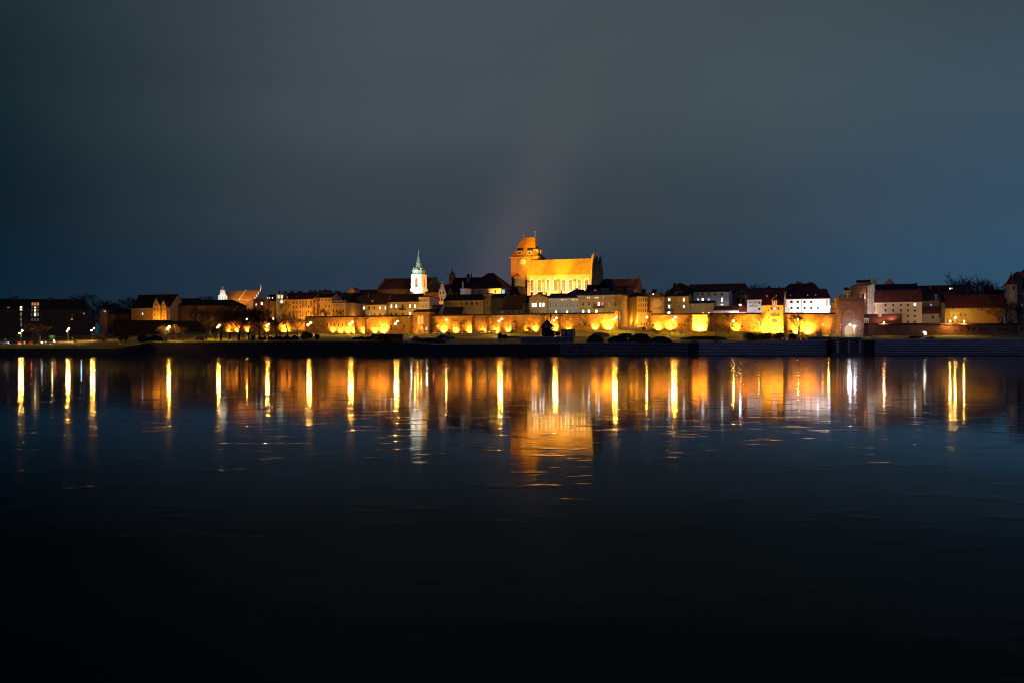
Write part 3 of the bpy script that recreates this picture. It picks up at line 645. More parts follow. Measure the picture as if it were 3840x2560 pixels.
for k, x in enumerate((1144, 1150, 1164, 1169)):
    t_, z_ = fr.at(x, 1140); w_ = window(rr, t_, z_, .7, 4.2, 'arch', 'd', stone, name='niche', bars=False); t_, z_ = fr.at(x, 1180); window(rr, t_, z_, .7, 4.2, 'arch', 'd', stone, name='niche', bars=False)
for px, py, pw in ((1095, 1205, 2600), (1120, 1205, 2300), (1150, 1190, 2200), (1168, 1190, 900)): facelight(px, py, 590, pw * .62)
house('townhouse', 'narrow orange house strip right of the big floodlit tenement', 1173, 1188, 1119, 598, depth=11, roof='flat', wm=brick, rm=tile_d, wins=[Wn(1131, 11, 5, [1180]), Wn(1157, 12, 5, [1180], 'd', 'arch'), Wn(1183, 12, 5, [1181])])
house('townhouse', 'dull brown townhouse with a small bright lamp glow at its foot', 1188, 1243, 1117, 598, depth=12, ridge=1104, wm=beige, rm=slate, wins=[Wn(1126, 8, 5, [1198, 1210, 1222, 1235]), Wn(1149, 11, 5, [1198, 1222, 1235]), Wn(1178, 12, 5, [1211, 1223, 1235], 'ydd')])
facelight(1229, 1190, 592, 500, SODY); facelight(1205, 1184, 588, 450)
house('roof_terrace_block', 'grey upper block on the skyline above the brown townhouse', 1190, 1244, 1097, 640, depth=12, roof='flat', wm=grey, rm=slate, cat='building', chim=[(1201, 1089, 10), (1220, 1087, 14), (1236, 1090, 16)])
house('roof_terrace_block', 'grey-yellow upper block above the crenellated house', 1246, 1312, 1103, 628, depth=10, roof='flat', wm=beige, rm=slate, cat='building', chim=[(1260, 1091, 6), (1273, 1092, 13), (1292, 1096, 6)], wins=[Wn(1120, 9, 8, [1262, 1285, 1300])])
# crenellated house
rr, fr, (a_, b_, ze, zr) = house('crenellated_house', 'yellow villa with a crenellated parapet, balcony and blank lit side wall', 1243, 1296, 1136, 590, th=22, depth=26, roof='flat', wm=ochre, rm=tile_d, tm=stone, bands=(1151, 1157), bal=[(1268, 1291, 1178)],
      wins=[Wn(1146, 5, 3, [1251, 1262, 1276, 1287.5], 'kkbb'), Wn(1167, 11, 5, [1251, 1263, 1276, 1288]), Wn(1186, 12, 5, [1251, 1264, 1277, 1288])])
q = MB()
for k in range(6): q.box(a_ + k * (b_ - a_) / 5.5, a_ + k * (b_ - a_) / 5.5 + .8, -.25, .2, ze + .36, ze + 1.3)
q.build('parapet', stone, rr)
point(fr.w(b_ + 3, 8, ze - 9.5), 900, SODY, .4); facelight(1292, 1189, 582, 420, SODY); facelight(1262, 1196, 582, 420, SODY); facelight(1340, 1184, 592, 300, SODY)
house('yellow_gable_house', 'little bright orange gable end on the skyline above the dark roofs', 1308, 1327, 1088, 660, depth=8, roof='front', ridge=1080, wm=ochre, rm=tile_o); facelight(1314, 1096, 650, 700)

# big brown church roofs behind (friary church)
fr = Frame(1490, 742, 20); r = fr.root('friary_church', 'vast unlit brown roof of a hall church left of and behind the white steeple', 'church')
def church_mass(fr, r, xs, eave, ridge, dep, wmt, rmt, gable_step=None, off=0):
    x0, z0 = fr.at(xs[0], eave, off); x1, _ = fr.at(xs[1], eave, off); zr = fr.at((xs[0] + xs[1]) / 2, ridge, off + dep / 2)[1]
    MB().xprism([(off, -1), (off + dep, -1), (off + dep, z0), (off + dep / 2, zr - .1), (off, z0)], x0, x1).build('wall', wmt, r)
    MB().xprism([(off - .4, z0 - .4), (off + dep / 2, zr), (off + dep + .4, z0 - .4), (off + dep + .4, z0), (off + dep / 2, zr + .3), (off - .4, z0)], x0 + .05, x1 - .05).build('roof', rmt, r)
    return x0, x1, z0, zr
x0, x1, z0, zr = church_mass(fr, r, (1418, 1604), 1086, 1046, 26, brick, tile)
for t_ in (x0 - .5, x1):
    pts = []
    for i in range(7):
        y = 13 * i / 6.5; z = z0 + (zr - z0) * i / 6.5; pts += [(y - .2, z), (y - .2, z + 1.9)] if i < 6 else [(y, z + 1.6)]
    MB().xprism([(-.2, -1)] + pts + [(26 - y, z) for y, z in pts[::-1]] + [(26.2, -1)], t_, t_ + .6).build('stepped_gable', brick, r)
church_mass(fr, r, (1606, 1706), 1102, 1069, 14, brick, tile, off=6)
church_mass(fr, r, (1308, 1432), 1106, 1089, 10, brick, tile, off=-2)
spot(fr.w(0, -60, 8), fr.w(-5, 5, 22), 9000, SOD, 95); spot(fr.w(38, -40, 8), fr.w(40, 8, 20), 3500, SOD, 80); spot(fr.w(-42, -45, 4), fr.w(-45, 5, 14), 5000, SOD, 80)

house('gabled_house', 'grey gabled house end between dark roofs left of the yellow houses', 1353, 1388, 1118, 612, depth=10, roof='front', ridge=1098, apex=1382, wm=grey, rm=slate, wins=[Wn(1125, 8, 4, [1374], 'd')], group='grey gabled house')
house('townhouse', 'narrow pale house with a lit window just left of the long yellow house', 1357, 1370, 1140, 578, depth=12, roof='flat', wm=grey, rm=slate, wins=[Wn(1156, 12, 4, [1364, 1368], 'ww')])
house('townhouse', 'black roofed townhouse behind the crenellated villa', 1312, 1358, 1110, 606, depth=11, roof='gable', ridge=1101, wm=greyd, rm=slate, wins=[Wn(1150, 10, 5, [1343, 1351]), Wn(1127, 9, 5, [1325, 1338])])
house('long_yellow_house', 'long yellow house with two white lit windows and a small dormer', 1370, 1449, 1142, 568, depth=12, ridge=1105, wm=ochre, rm=tile_d, tm=stone,
      wins=[Wn(1156, 12, 6.5, [1384, 1404, 1425, 1445.5], 'ddww'), Wn(1181, 12, 6.5, [1386, 1405, 1425, 1445], 'bkdd')], dorm=[(1399, 1131, 5, 7, 'w')])
house('yellow_house', 'broad yellow house with four white lit windows and a small balcony', 1449, 1571, 1132, 564, depth=12, ridge=1105, wm=ochre, rm=tile_d, tm=stone,
      wins=[Wn(1149.5, 14, 7.5, [1468, 1486.5], 'ww'), Wn(1150, 13, 7, [1511], 'd'), Wn(1149, 14, 7.5, [1538, 1556], 'ww'), Wn(1180, 12, 7, [1468, 1485, 1511], 'ddd'), Wn(1178, 14, 7, [1538], 'w')], bal=[(1497, 1521, 1163)], bands=(1166,), chim=[(1442, 1096, 7), (1512, 1096, 5), (1546, 1096, 6)])
house('corner_house', 'tall narrow cream house with a small attic at the end of the yellow row', 1571, 1610, 1115, 560, depth=13, roof='flat', wm=cream, rm=tile_d, tm=stone_w, bands=(1137, 1162),
      wins=[Wn(1128, 6, 3, [1579, 1586, 1594, 1601.5]), Wn(1151, 13, 3.6, [1579, 1587, 1594.5, 1602]), Wn(1177, 12, 3.6, [1579, 1587, 1594.5, 1602])], fm=stone, bars=False)
for px, pw in ((1380, 700), (1412, 1000), (1455, 900), (1500, 800), (1545, 1000), (1590, 1700), (1635, 500)): facelight(px, 1186, 556 if px > 1440 else 562, pw * .55, (1, .55, .14))
house('tall_fire_wall_house', 'tall bare brown fire wall beside the baroque gable', 1594, 1642, 1098, 592, depth=12, roof='flat', wm=brick, rm=slate, cat='house', chim=[(1615, 1084, 4)])
facelight(1626, 1130, 578, 420); facelight(1600, 1110, 585, 160)
house('small_house', 'small house with three dormers between the corner house and baroque gable', 1612, 1646, 1170, 556, depth=9, ridge=1146, wm=cream, rm=tile, wins=[Wn(1179, 12, 3, [1624, 1631, 1638])], dorm=[(1620, 1156, 4, 6, 'd'), (1627, 1157, 4, 6, 'd'), (1634, 1158, 4, 6, 'd')])
# baroque gable house
fr = Frame(1656, 582, 20); r = fr.root('baroque_house', 'slim grey-white townhouse with a tall scrolled baroque gable and onion tip', 'house')
x0, ze = fr.at(1644, 1108); x1, _ = fr.at(1671, 1108); cx = (x0 + x1) / 2; hw = (x1 - x0) / 2
MB().box(x0, x1, 0, 12, -1, ze).build('wall', cream, r)
def zz(py): return fr.at(1657, py)[1]
prof = [(1.0, 1108), (1.05, 1100), (.8, 1094), (.68, 1086), (.72, 1085), (.5, 1083), (.42, 1074), (.36, 1069), (.5, 1068), (.3, 1067)]
gbl = MB().prism([(cx + hw * k, zz(y)) for k, y in prof] + [(cx - hw * k, zz(y)) for k, y in prof[::-1]], 0, .9).build('gable', stone_w, r)
for y, k in ((1108, 1.12), (1086, .85), (1069, .55)): MB().box(cx - hw * k, cx + hw * k, -.3, -.003, zz(y) - .2, zz(y) + .2).build('cornice', stone_w, gbl)
MB().lathe([(.9, zz(1067)), (.7, zz(1061)), (1.0, zz(1058)), (1.1, zz(1055)), (.6, zz(1051)), (.12, zz(1048)), (.05, zz(1043))], (cx, .5), 10).build('onion_finial', copper, gbl)
for t_ in (x0 + .1, x1 - .1): MB().lathe([(.35, zz(1106)), (.25, zz(1098)), (.02, zz(1091))], (t_, .4), 6).build('pinnacle', stone_w, gbl)
for x in (1651, 1662): window(r, fr.at(x, 1100)[0], zz(1100), .9, 1.6, 'rect', 'd', frame_b)
for y in (1125, 1148, 1166):
    for x in (1647.5, 1655.5): window(r, fr.at(x, y)[0] + .2, zz(y), .9, 2.0, 'rect', 'd', frame_b)
for y in (1136, 1158, 1178):
    for x in (1649, 1657): MB().box(fr.at(x, y)[0] - .3, fr.at(x, y)[0] + .6, -.1, -.002, zz(y + 6), zz(y - 6)).build('panel', stone_w, r)
MB().xprism([(.9, ze), (12, ze), (12, ze + .5), (6.4, zz(1075))], x0, x1).build('roof', slate, r)
facelight(1660, 1118, 572, 260, (1, .85, .6)); facelight(1650, 1165, 570, 130, (1, .75, .4))
house('long_dull_house', 'long dull yellow house with a plain black roof right of the baroque gable', 1664, 1812, 1127, 562, depth=12, ridge=1107, wm=ochre, rm=slate, tm=stone,
      wins=[Wn(1139, 12, 5, [1731.5]), Wn(1139, 12, 7, [1748, 1770.5, 1788]), Wn(1165, 10, 4, [1734]), Wn(1165, 10, 5, [1748], 'h')])
house('corner_wing', 'narrow dull yellow end wing rising above the black roof', 1812, 1840, 1103, 560, depth=15, th=24, roof='flat', wm=beige, rm=slate, wins=[Wn(1117, 12, 3, [1817, 1822, 1830]), Wn(1137, 12, 3, [1828]), Wn(1160, 12, 3, [1828, 1835])])
house('shed_house', 'small black roofed annexe just behind the wall below the dull yellow house', 1658, 1729, 1182, 545, depth=8, ridge=1154, wm=beige, rm=slate)
for px, pw in ((1690, 110), (1740, 170), (1790, 160), (1826, 110)): facelight(px, 1180, 552, pw, (1, .62, .2))
house('townhouse', 'grey-brown townhouse with tall shutters right of the dull yellow end wing', 1842, 1888, 1120, 556, depth=12, ridge=1104, wm=greyd, rm=slate, wins=[Wn(1128, 14, 3, [1849, 1861, 1871, 1878]), Wn(1150, 12, 3, [1849, 1861, 1871]), Wn(1173, 12, 5, [1868, 1878], 'kk')])
house('low_house', 'very dark long house with small windows under a black roof left of the yellow gable', 1880, 1958, 1160, 552, depth=12, ridge=1114, wm=grey, rm=tile_d, wins=[Wn(1171, 10, 5, [1883, 1908, 1924, 1948], 'hddd')])
house('low_house', 'narrow dark grey house touching the yellow gabled house', 1958, 1985, 1137, 553, depth=12, ridge=1113, wm=grey, rm=slate, wins=[Wn(1146, 10, 7, [1972]), Wn(1167, 12, 7, [1972])])
# big black roofs
house('black_roof_house', 'broad black roof left of the great hipped roof', 1682, 1782, 1094, 640, depth=20, ridge=1044, wm=greyd, rm=slate, cat='building', chim=[(1713, 1094, 8, .5, ochre)])
house('hipped_roof_house', 'great black hipped roof over a pale grey wall, left of the cathedral', 1748, 1886, 1083, 628, th=20, depth=22, roof='hip', ridge=1026, hip=.42, wm=grey, rm=tile_d, tm=white, cat='building', over=1.0, wins=[Wn(1095, 12, 6, [1773, 1800, 1830, 1858])])
house('statue_house', 'pale pedimented house front topped by a statue', 1726, 1747, 1083, 606, depth=8, roof='flat', wm=white, rm=slate, tm=stone_w)
fr = Frame(1733, 606, 20); r = fr.root('rooftop_statue', 'slender pale statue standing on the pedimented house front', 'statue'); r.location.z += fr.at(1733, 1082)[1] + .4
MB().lathe([(.7, -.2), (.6, .6), (.35, .8), (.5, 1.6), (.42, 2.4), (.48, 3.0), (.18, 3.3), (.26, 3.6), (.2, 3.9), (.02, 4.0)], (0, 1), 8).build('figure', stone_w, r)
facelight(1737, 1095, 598, 160, (1, .9, .95)); facelight(1800, 1100, 612, 70, (1, .9, .95))
for px, D_, y0, lab in ((1706, 652, 1046, 'thin dark roof spire with a gilt ball at the left end of the black roof'), (1768, 654, 1044, 'thin dark roof spire rising just left of the hipped roof')):
    fr = Frame(px, D_, 0); r = fr.root('roof_spire', lab, 'spire'); zt = fr.at(px, 1021)[1]; z0 = fr.at(px, 1060)[1]
    MB().tube((0, 0, 0), (0, 0, z0 + 2), .8, .7, 6).tube((0, 0, z0 + 2), (0, 0, zt), .55, .08, 6).build('shaft', slate, r); MB().ball((0, 0, zt), .3).build('ball', gold, r)
fr = Frame(1756, 646, 0); r = fr.root('roof_turret', 'small dark domed lantern turret on the black roofs', 'turret'); z0 = fr.at(1756, 1052)[1]
def q_(py): return fr.at(1756, py)[1]
MB().lathe([(1.3, 0), (1.3, q_(1042)), (1.0, q_(1042)), (.9, q_(1038))], (0, 0), 8).build('lantern', beige, r)
MB().lathe([(1.4, q_(1038)), (1.3, q_(1034)), (.8, q_(1031)), (.2, q_(1029)), (.1, q_(1024))], (0, 0), 8).build('dome', slate, r)
# town hall tower with scaffold
fr = Frame(1696, 800, 20); r = fr.root('town_hall_tower', 'distant pinkish town hall tower with a cone roof, corner spires and a cross', 'tower')
def q_(py): return fr.at(1696, py)[1]
k = 800 / F
MB().sq([(8.5 * k, 8.5 * k, 0), (8.5 * k, 8.5 * k, q_(1062))]).build('tower_shaft', brick, r)
MB().sq([(7.6 * k, 7.6 * k, q_(1062)), (7.6 * k, 7.6 * k, q_(1033))]).build('belfry', brick, r)
MB().sq([(7 * k, 7 * k, q_(1033)), (4 * k, 4 * k, q_(1026)), (.25, .25, q_(1015))]).build('cone_roof', tile, r)
MB().tube((0, 0, q_(1015)), (0, 0, q_(1004)), .12, .1).box(-.9, .9, -.1, .1, q_(1008), q_(1007)).ball((0, 0, q_(1014.5)), .4).build('cross', gold, r)
for sx in (-1, 1):
    MB().tube((sx * 9 * k, -1, q_(1075)), (sx * 9 * k, -1, q_(1040)), .9, .6, 6).tube((sx * 9 * k, -1, q_(1040)), (sx * 9 * k, -1, q_(1022)), .55, .05, 6).build('corner_spire', brick_d, r)
for y in (1042, 1052, 1070):
    for x in (-.5, .5): window(r, x * 7 * k, q_(y), 1.2, 2.4, 'arch', 'd', brick_d, yb=-8.5 * k - .02, bars=False)
q = MB()
for i in range(5): q.box(-9 * k, 9 * k, -9.5 * k, -9.4 * k, q_(1080 - i * 9), q_(1080 - i * 9) + .15)
for i in range(5): q.box(-9 * k + i * 4.4 * k, -9 * k + i * 4.4 * k + .12, -9.6 * k, -9.5 * k, q_(1090), q_(1044))
q.build('scaffold', metal_g, r)
spot(fr.w(-2, -30, 20), fr.w(0, 0, q_(1050)), 7000, (1, .5, .2), 60); spot(fr.w(8, -20, 16), fr.w(2, 0, q_(1068)), 3500, SODY, 60)

# ------------------------------------------------------------ white steeple
fr = Frame(1564, 700, 20); r = fr.root('church_steeple', 'floodlit white church steeple with an arched belfry and tapering green copper spire', 'steeple')
def q_(py): return fr.at(1564, py)[1]
k = 700 / F
def tier(name, prof, mt, cham=.0, par=None): return MB().sq([(a * k, b * k, q_(y)) for a, b, y in prof], (0, 3.2), cham=cham).build(name, mt, par or r)
base = tier('base', [(24, 20, 1200), (24, 20, 1092), (26.5, 22, 1090), (26.5, 22, 1084), (23, 20, 1082), (22, 19.5, 1079)], stone_w)
bel = MB()
a, b = 21.5 * k, 19 * k; ow = 6.5 * k; z0, z1 = q_(1079), q_(1034); cyy = 3.2
for sy in (-1, 1): bel.box(-a, -ow, cyy + sy * b - .8, cyy + sy * b + .8, z0, z1).box(ow, a, cyy + sy * b - .8, cyy + sy * b + .8, z0, z1).prism([(ow, z1), (-ow, z1)] + [(-ow * math.cos(math.pi * i / 8), q_(1048) + ow * math.sin(math.pi * i / 8)) for i in range(9)], cyy + sy * b - .8, cyy + sy * b + .8)
for sx in (-1, 1): bel.box(sx * a - (.8 if sx > 0 else -0.003), sx * a + (.8 if sx < 0 else -0.003), cyy - b + .81, cyy - 1.1, z0, z1).box(sx * a - (.8 if sx > 0 else -.003), sx * a + (.8 if sx < 0 else -.003), cyy + 1.1, cyy + b - .81, z0, z1).box(sx * a - (.8 if sx > 0 else -.003), sx * a + (.8 if sx < 0 else -.003), cyy - 1.1, cyy + 1.1, q_(1046), z1)
bel = bel.box(-a, a, cyy - b, cyy + b, z0 - .1, z0 + .3).box(-a, a, cyy - b, cyy + b, z1 - .3, z1).build('belfry', stone_w, r)
for x in (-19.5, -9.5, 9.5, 19.5): MB().box((x - 1.6) * k, (x + 1.6) * k, cyy - b - 1.05, cyy - b - .802, z0, z1).build('pilaster', stone_w, bel)
MB().lathe([(1.1, q_(1064)), (1.0, q_(1062)), (.7, q_(1058)), (.35, q_(1055))], (0, cyy), 10).build('bell', gold, bel)
tier('cornice', [(21.8, 19.4, 1034), (23.5, 20.5, 1032), (23.5, 20.5, 1029.5)], stone_w)
ck = tier('clock_stage', [(18.5, 16, 1029.5), (18.5, 16, 1018), (21, 18.5, 1017), (21, 18.5, 1014)], copper)
dz = q_(1021); dr = 6.5 * k
MB().prism([(dr * math.cos(2 * math.pi * i / 16), dz + dr * math.sin(2 * math.pi * i / 16)) for i in range(16)], cyy - 16 * k - .25, cyy - 16 * k - .003).build('clock_face', paint['silver'], ck)
MB().prism([(-9 * k, q_(1017))] + [(9 * k, q_(1017))] + [(9 * k * math.cos(math.pi * i / 8), q_(1017) + 5 * k * math.sin(math.pi * i / 8)) for i in range(1, 8)], cyy - 19 * k - .5, cyy - 18.5 * k - .01).build('arched_pediment', stone_w, ck)
cap = tier('copper_cupola', [(19, 17, 1014), (16, 14, 1011), (15, 13, 1008), (14.5, 12.5, 1005), (11, 10, 1001), (9.5, 9, 997)], copper, .3)
for x in (-15, 15): MB().lathe([(.7, q_(1013)), (.5, q_(1010)), (.8, q_(1008)), (.1, q_(1003))], (x * k, cyy - 15 * k), 6).build('urn', stone_w, cap)
tier('lantern', [(11, 10, 997), (11, 10, 995), (8.6, 8, 994), (8.6, 8, 990), (10.5, 9.5, 989), (8.5, 8, 985)], copper, .3)
sp_ = tier('spire', [(8, 7.6, 985), (5.6, 5.4, 968), (3.6, 3.4, 950), (2.4, 2.2, 940), (3, 2.8, 939.5), (1, 1, 936)], copper, .35)
MB().ball((0, cyy, q_(932)), .6).build('ball', gold, sp_); MB().tube((0, cyy, q_(933)), (0, cyy, q_(919)), .14, .08).box(-.7, .7, cyy - .08, cyy + .08, q_(924), q_(924) + .25).build('cross', gold, sp_)
spot(fr.w(-9, -22, q_(1112)), fr.w(-1, 0, q_(1052)), 34000, (1, .88, .72), 60); spot(fr.w(4, -15, q_(1098)), fr.w(0, 0, q_(1070)), 14000, (1, .9, .75), 90)
spot(fr.w(24, -3, q_(1100)), fr.w(3, 2, q_(1058)), 36000, SODY, 60); spot(fr.w(-12, -18, q_(1060)), fr.w(0, 0, q_(985)), 20000, (.8, 1, .85), 70)

# ------------------------------------------------------------ cathedral
DC = 626
fr = Frame(2096, DC, 20); r = fr.root('cathedral', 'huge golden floodlit brick cathedral with a massive clock tower and long tiled nave', 'cathedral')
nx0, _ = fr.at(1981, 1035); nx1, _ = fr.at(2212, 1030); zE = fr.at(2096, 1032)[1]; ND = 27.0
zR = fr.at(2110, 975.5, ND / 6)[1]
cb = mat('cathedral_brick', (.42, .27, .11), .9, .16, .4, .06); cr_ = mat('cathedral_tile', (.44, .26, .05), .85, .18, .35, .05)
nave = MB()
for k in range(3):
    y0 = ND / 3 * k; nave.xprism([(y0, -1), (y0 + ND / 3, -1), (y0 + ND / 3, zE), (y0 + ND / 6, zR - .1), (y0, zE)], nx0, nx1)
nave = nave.build('nave', cb, r)
rf = MB()
y0 = 0; rf.xprism([(-.6, zE - .5), (ND / 6, zR), (ND / 3, zE + .3), (ND / 3, zE + .7), (ND / 6, zR + .35), (-.6, zE)], nx0 + .1, nx1 - .1)
nr = rf.build('nave_roof', cr_, r)
for k in (1, 2): MB().xprism([(ND / 3 * k, zE + .3), (ND / 3 * k + ND / 6, zR), (ND / 3 * (k + 1), zE + .3), (ND / 3 * (k + 1), zE + .7), (ND / 3 * k + ND / 6, zR + .35), (ND / 3 * k, zE + .7)], nx0 + .1, nx1 - .1).build('aisle_roof', tile_d, r)
# stepped gables: three at the east end, one lower at the west
def stepg(y0, y1, x, mt, extra=2.2, name='stepped_gable', th_=1.0, n=5):
    pts = [(y0, -1)]
    for i in range(n):
        y = y0 + (y1 - y0) / 2 * i / n; z = zE + (zR - zE) * i / n
        pts += [(y, z + extra), (y + (y1 - y0) / 2 / n * .55, z + extra), (y + (y1 - y0) / 2 / n * .55, z + extra * .9)]
    pts += [((y0 + y1) / 2 - .5, zR + extra * .5), ((y0 + y1) / 2, zR + extra * 1.1)]
    pts2 = pts + [(y1 + y0 - a, b) for a, b in pts[::-1][1:]]
    g_ = MB().xprism(pts2, x, x + th_).build(name, mt, r)
    for i in range(n * 2 + 1):
        y = y0 + (y1 - y0) * i / (n * 2); f_ = 1 - abs(i - n) / n; z = zE + (zR - zE) * f_
        MB().lathe([(.32, z - 3), (.32, z + extra + .6), (.02, z + extra + 2)], (x + th_ + .1, y), 4).build('pinnacle', mt, g_)
    return g_
for k in range(3): stepg(ND / 3 * k + .05, ND / 3 * (k + 1) - .05, nx1, cb)
stepg(.05, ND / 3, nx0 - .9, cb, 1.6)
for k in range(3):
    MB().xprism([(ND / 3 * k + ND / 6 + a, b + 14) for a, b in outline('point', 3.2, 13)], nx1 + 1.0, nx1 + 1.12).build('choir_window', glass, nave)
for x in (1995.8, 2023.2, 2055.5, 2082.3, 2113.5, 2139.9, 2172.8, 2200):
    t_, z_ = fr.at(x, 1070); w_ = 12.8 * DC / F; h_ = 46 * DC / F; o_ = outline('point', w_, h_); o2 = [(a * 1.5, b * 1.12 + .1) for a, b in o_]
    wf = MB().ring(o2, o_, -.22, .01).build('window', stone_w, nave, (t_, 0, z_))
    MB().prism(o_, -.03, .02).build('pane', mat('leaded_tracery', (.06, .04, .025), .6, .15, .5), wf)
    q = MB()
    for i in (-1, 0, 1): q.box(i * w_ / 4 - .06, i * w_ / 4 + .06, -.16, -.033, -h_ / 2, h_ / 2 - abs(i) * 1.2 - .9)
    q.build('mullion', stone, wf)
for x, tp in ((2037, 1058), (2094, 1056), (2155.6, 1056), (1984, 1060)):
    t_, z_ = fr.at(x, tp); MB().xprism([(-2.4, -1), (0, -1), (0, z_ + 1), (-1.2, z_), (-1.2, z_ - 9), (-2.4, z_ - 10)], t_ - .75, t_ + .75).build('buttress', cb, nave)
for x in (2030.8, 2159): MB().box(fr.at(x, 1025, 1)[0] - .4, fr.at(x, 1025, 1)[0] + .4, .6, 1.4, zE, fr.at(x, 1030, 1)[1] + 1.3).build('roof_lantern', stone_w, nr)
MB().box(fr.at(2126, 1025, 1)[0] - 1.2, fr.at(2126, 1025, 1)[0] + 1.2, .8, 2.2, zE + .8, zE + 2.9).build('roof_hatch', beige, nr)
# tower
TO = 7.0; TD = 13.5
tx0, tz = fr.at(1916, 967, TO); tx1, _ = fr.at(2016, 967, TO)
tw = MB().box(tx0, tx1, TO, TO + TD, -1, tz).build('tower', cb, r)
for x in (1930, 1942): MB().box(fr.at(x, 1000, TO)[0] - .18, fr.at(x, 1000, TO)[0] + .18, TO - .28, TO - .002, fr.at(x, 1090, TO)[1], tz - 1).build('lesene', cb, tw)
MB().box(tx0 - .3, tx1 + .3, TO - .35, TO - .003, fr.at(1960, 1050, TO)[1] - .2, fr.at(1960, 1050, TO)[1] + .2).build('string_course', stone, tw)
rcx = (fr.at(1958.5, 894, TO + 5)[0] + fr.at(2004.4, 894, TO + 5)[0]) / 2; rh = (fr.at(2004.4, 894, TO + 5)[0] - fr.at(1958.5, 894, TO + 5)[0]) / 2
zt = fr.at(1980, 892, TO + TD / 2)[1]; cx = (tx0 + tx1) / 2; hx = (tx1 - tx0) / 2; hy = TD / 2
def rect(a, b, z, c=None): c = cx if c is None else c; return [(c - a, TO + hy - b, z), (c + a, TO + hy - b, z), (c + a, TO + hy + b, z), (c - a, TO + hy + b, z)]
hgt = zt - tz
tr = MB().loft([rect(hx + 1.1, hy + 1.1, tz), rect(hx - .2, hy - .5, tz + hgt * .10), rect(hx - 1.7, hy - 2.1, tz + hgt * .28), rect(hx - 2.9, hy - 3.6, tz + hgt * .5, cx + .1), rect(rh, .5, zt, rcx)]).build('tower_roof', cr_, r)
MB().box(tx0 - 1, tx1 + 1, TO - 1.1, TO - .9, tz - .35, tz - .003).box(tx0 - 1, tx1 + 1, TO + TD + .9, TO + TD + 1.1, tz - .35, tz - .003).build('eaves', stone, tw)
for x in (-1, 1):
    xx = rcx + x * (rh - .2)
    fn = MB().tube((xx, TO + hy, zt - .2), (xx, TO + hy, zt + 4), .12, .06).ball((xx, TO + hy, zt + 1.6), .42).ball((xx, TO + hy, zt + 3.9), .3).build('finial', gold, tr)
for x in (1948, 1985.5):
    t_, z0 = fr.at(x, 956, TO); _, z1 = fr.at(x, 944, TO + 1); yb = TO + .2
    dm = MB().loft([[(t_ - 1.2, yb, z0), (t_ + 1.2, yb, z0), (t_ + 1.2, yb + 4, z0), (t_ - 1.2, yb + 4, z0)], [(t_ - 1.5, yb - .1, z1 + .5), (t_ + 1.5, yb - .1, z1 + .5), (t_ + 1.5, yb + 5, z1 + .5), (t_ - 1.5, yb + 5, z1 + .5)]]).build('dormer', stone, tr)
    MB().loft([[(t_ - 1.7, yb - .3, z1 + .3), (t_ + 1.7, yb - .3, z1 + .3), (t_ + 1.5, yb + 5, z1 + .5), (t_ - 1.5, yb + 5, z1 + .5)], [(t_ - 1.9, yb + 1.6, z1 + 1.9), (t_ + 1.9, yb + 1.6, z1 + 1.9), (t_ + 1.2, yb + 5, z1 + 2.8), (t_ - 1.2, yb + 5, z1 + 2.8)]]).build('dormer_roof', tile_d, dm)
    MB().box(t_ - .8, t_ + .8, yb - .06, yb + .1, z0 + .5, z1 + .1).build('louvre', slate, dm)
# east dormers
for yy in (TO + 3.6, TO + 9.6):
    zq = tz + 5; MB().box(cx + hx - 4, cx + hx - .4, yy - 1.2, yy + 1.2, tz + 2.4, zq).build('dormer', stone, tr)
    MB().box(cx + hx - 4.3, cx + hx - .2, yy - 1.4, yy + 1.4, zq + .003, zq + .5).build('dormer_roof', tile_d, tr)
ct, cz = fr.at(1962.5, 984, TO); cr0 = 13.2 * DC / F
ck = MB().ring([(ct + cr0 * math.cos(2 * math.pi * i / 24), cz + cr0 * math.sin(2 * math.pi * i / 24)) for i in range(24)], [(ct + cr0 * .82 * math.cos(2 * math.pi * i / 24), cz + cr0 * .82 * math.sin(2 * math.pi * i / 24)) for i in range(24)], TO - .8, TO - .002).build('clock', stone, tw)
MB().prism([(ct + cr0 * .8 * math.cos(2 * math.pi * i / 24), cz + cr0 * .8 * math.sin(2 * math.pi * i / 24)) for i in range(24)], TO - .45, TO - .01).build('dial', stone_w, ck)
hd = MB().prism([(ct - .12, cz - .3), (ct + .12, cz - .3), (ct + .05, cz + 1.3), (ct - .05, cz + 1.3)], TO - .6, TO - .5).prism([(ct + .3, cz - .12), (ct + .3, cz + .12), (ct - 1.6, cz + .55), (ct - 1.6, cz + .4)], TO - .66, TO - .605)
hd.build('hands', gold, ck)
t_, z_ = fr.at(1940, 1030, TO); z2 = fr.at(1940, 1042, TO)[1]; z3 = fr.at(1940, 1110, TO)[1]
pch = MB().lathe([(2.4, -1), (2.4, z2), (2.7, z2 + .1), (2.7, z2 + .4)], (t_, TO - .5), 6).build('stair_turret', cb, r); MB().lathe([(2.9, z2 + .4), (.1, z_ + .8)], (t_, TO - .5), 6).build('turret_roof', tile_o, pch)
window(pch, t_, z2 - 4, .9, 5, 'point', 'w' if 0 else 'd', stone_w, yb=TO - 2.95, bars=False)
t0, zz0 = fr.at(1941, 1112, 2); t1, _ = fr.at(1968, 1112, 2)
MB().xprism([(0.5, -1), (TO + 4, -1), (TO + 4, zz0 + 9), (.5, zz0)], t0, t1).build('porch', cb, r)
MB().xprism([(-.2, zz0 - .1), (TO + 4, zz0 + 9.2), (TO + 4, zz0 + 9.6), (-.2, zz0 + .4)], t0 - .2, t1 + .2).build('porch_roof', tile_o, r)
zl = 24
def CW(t, y, z): return fr.w(t, y, z)
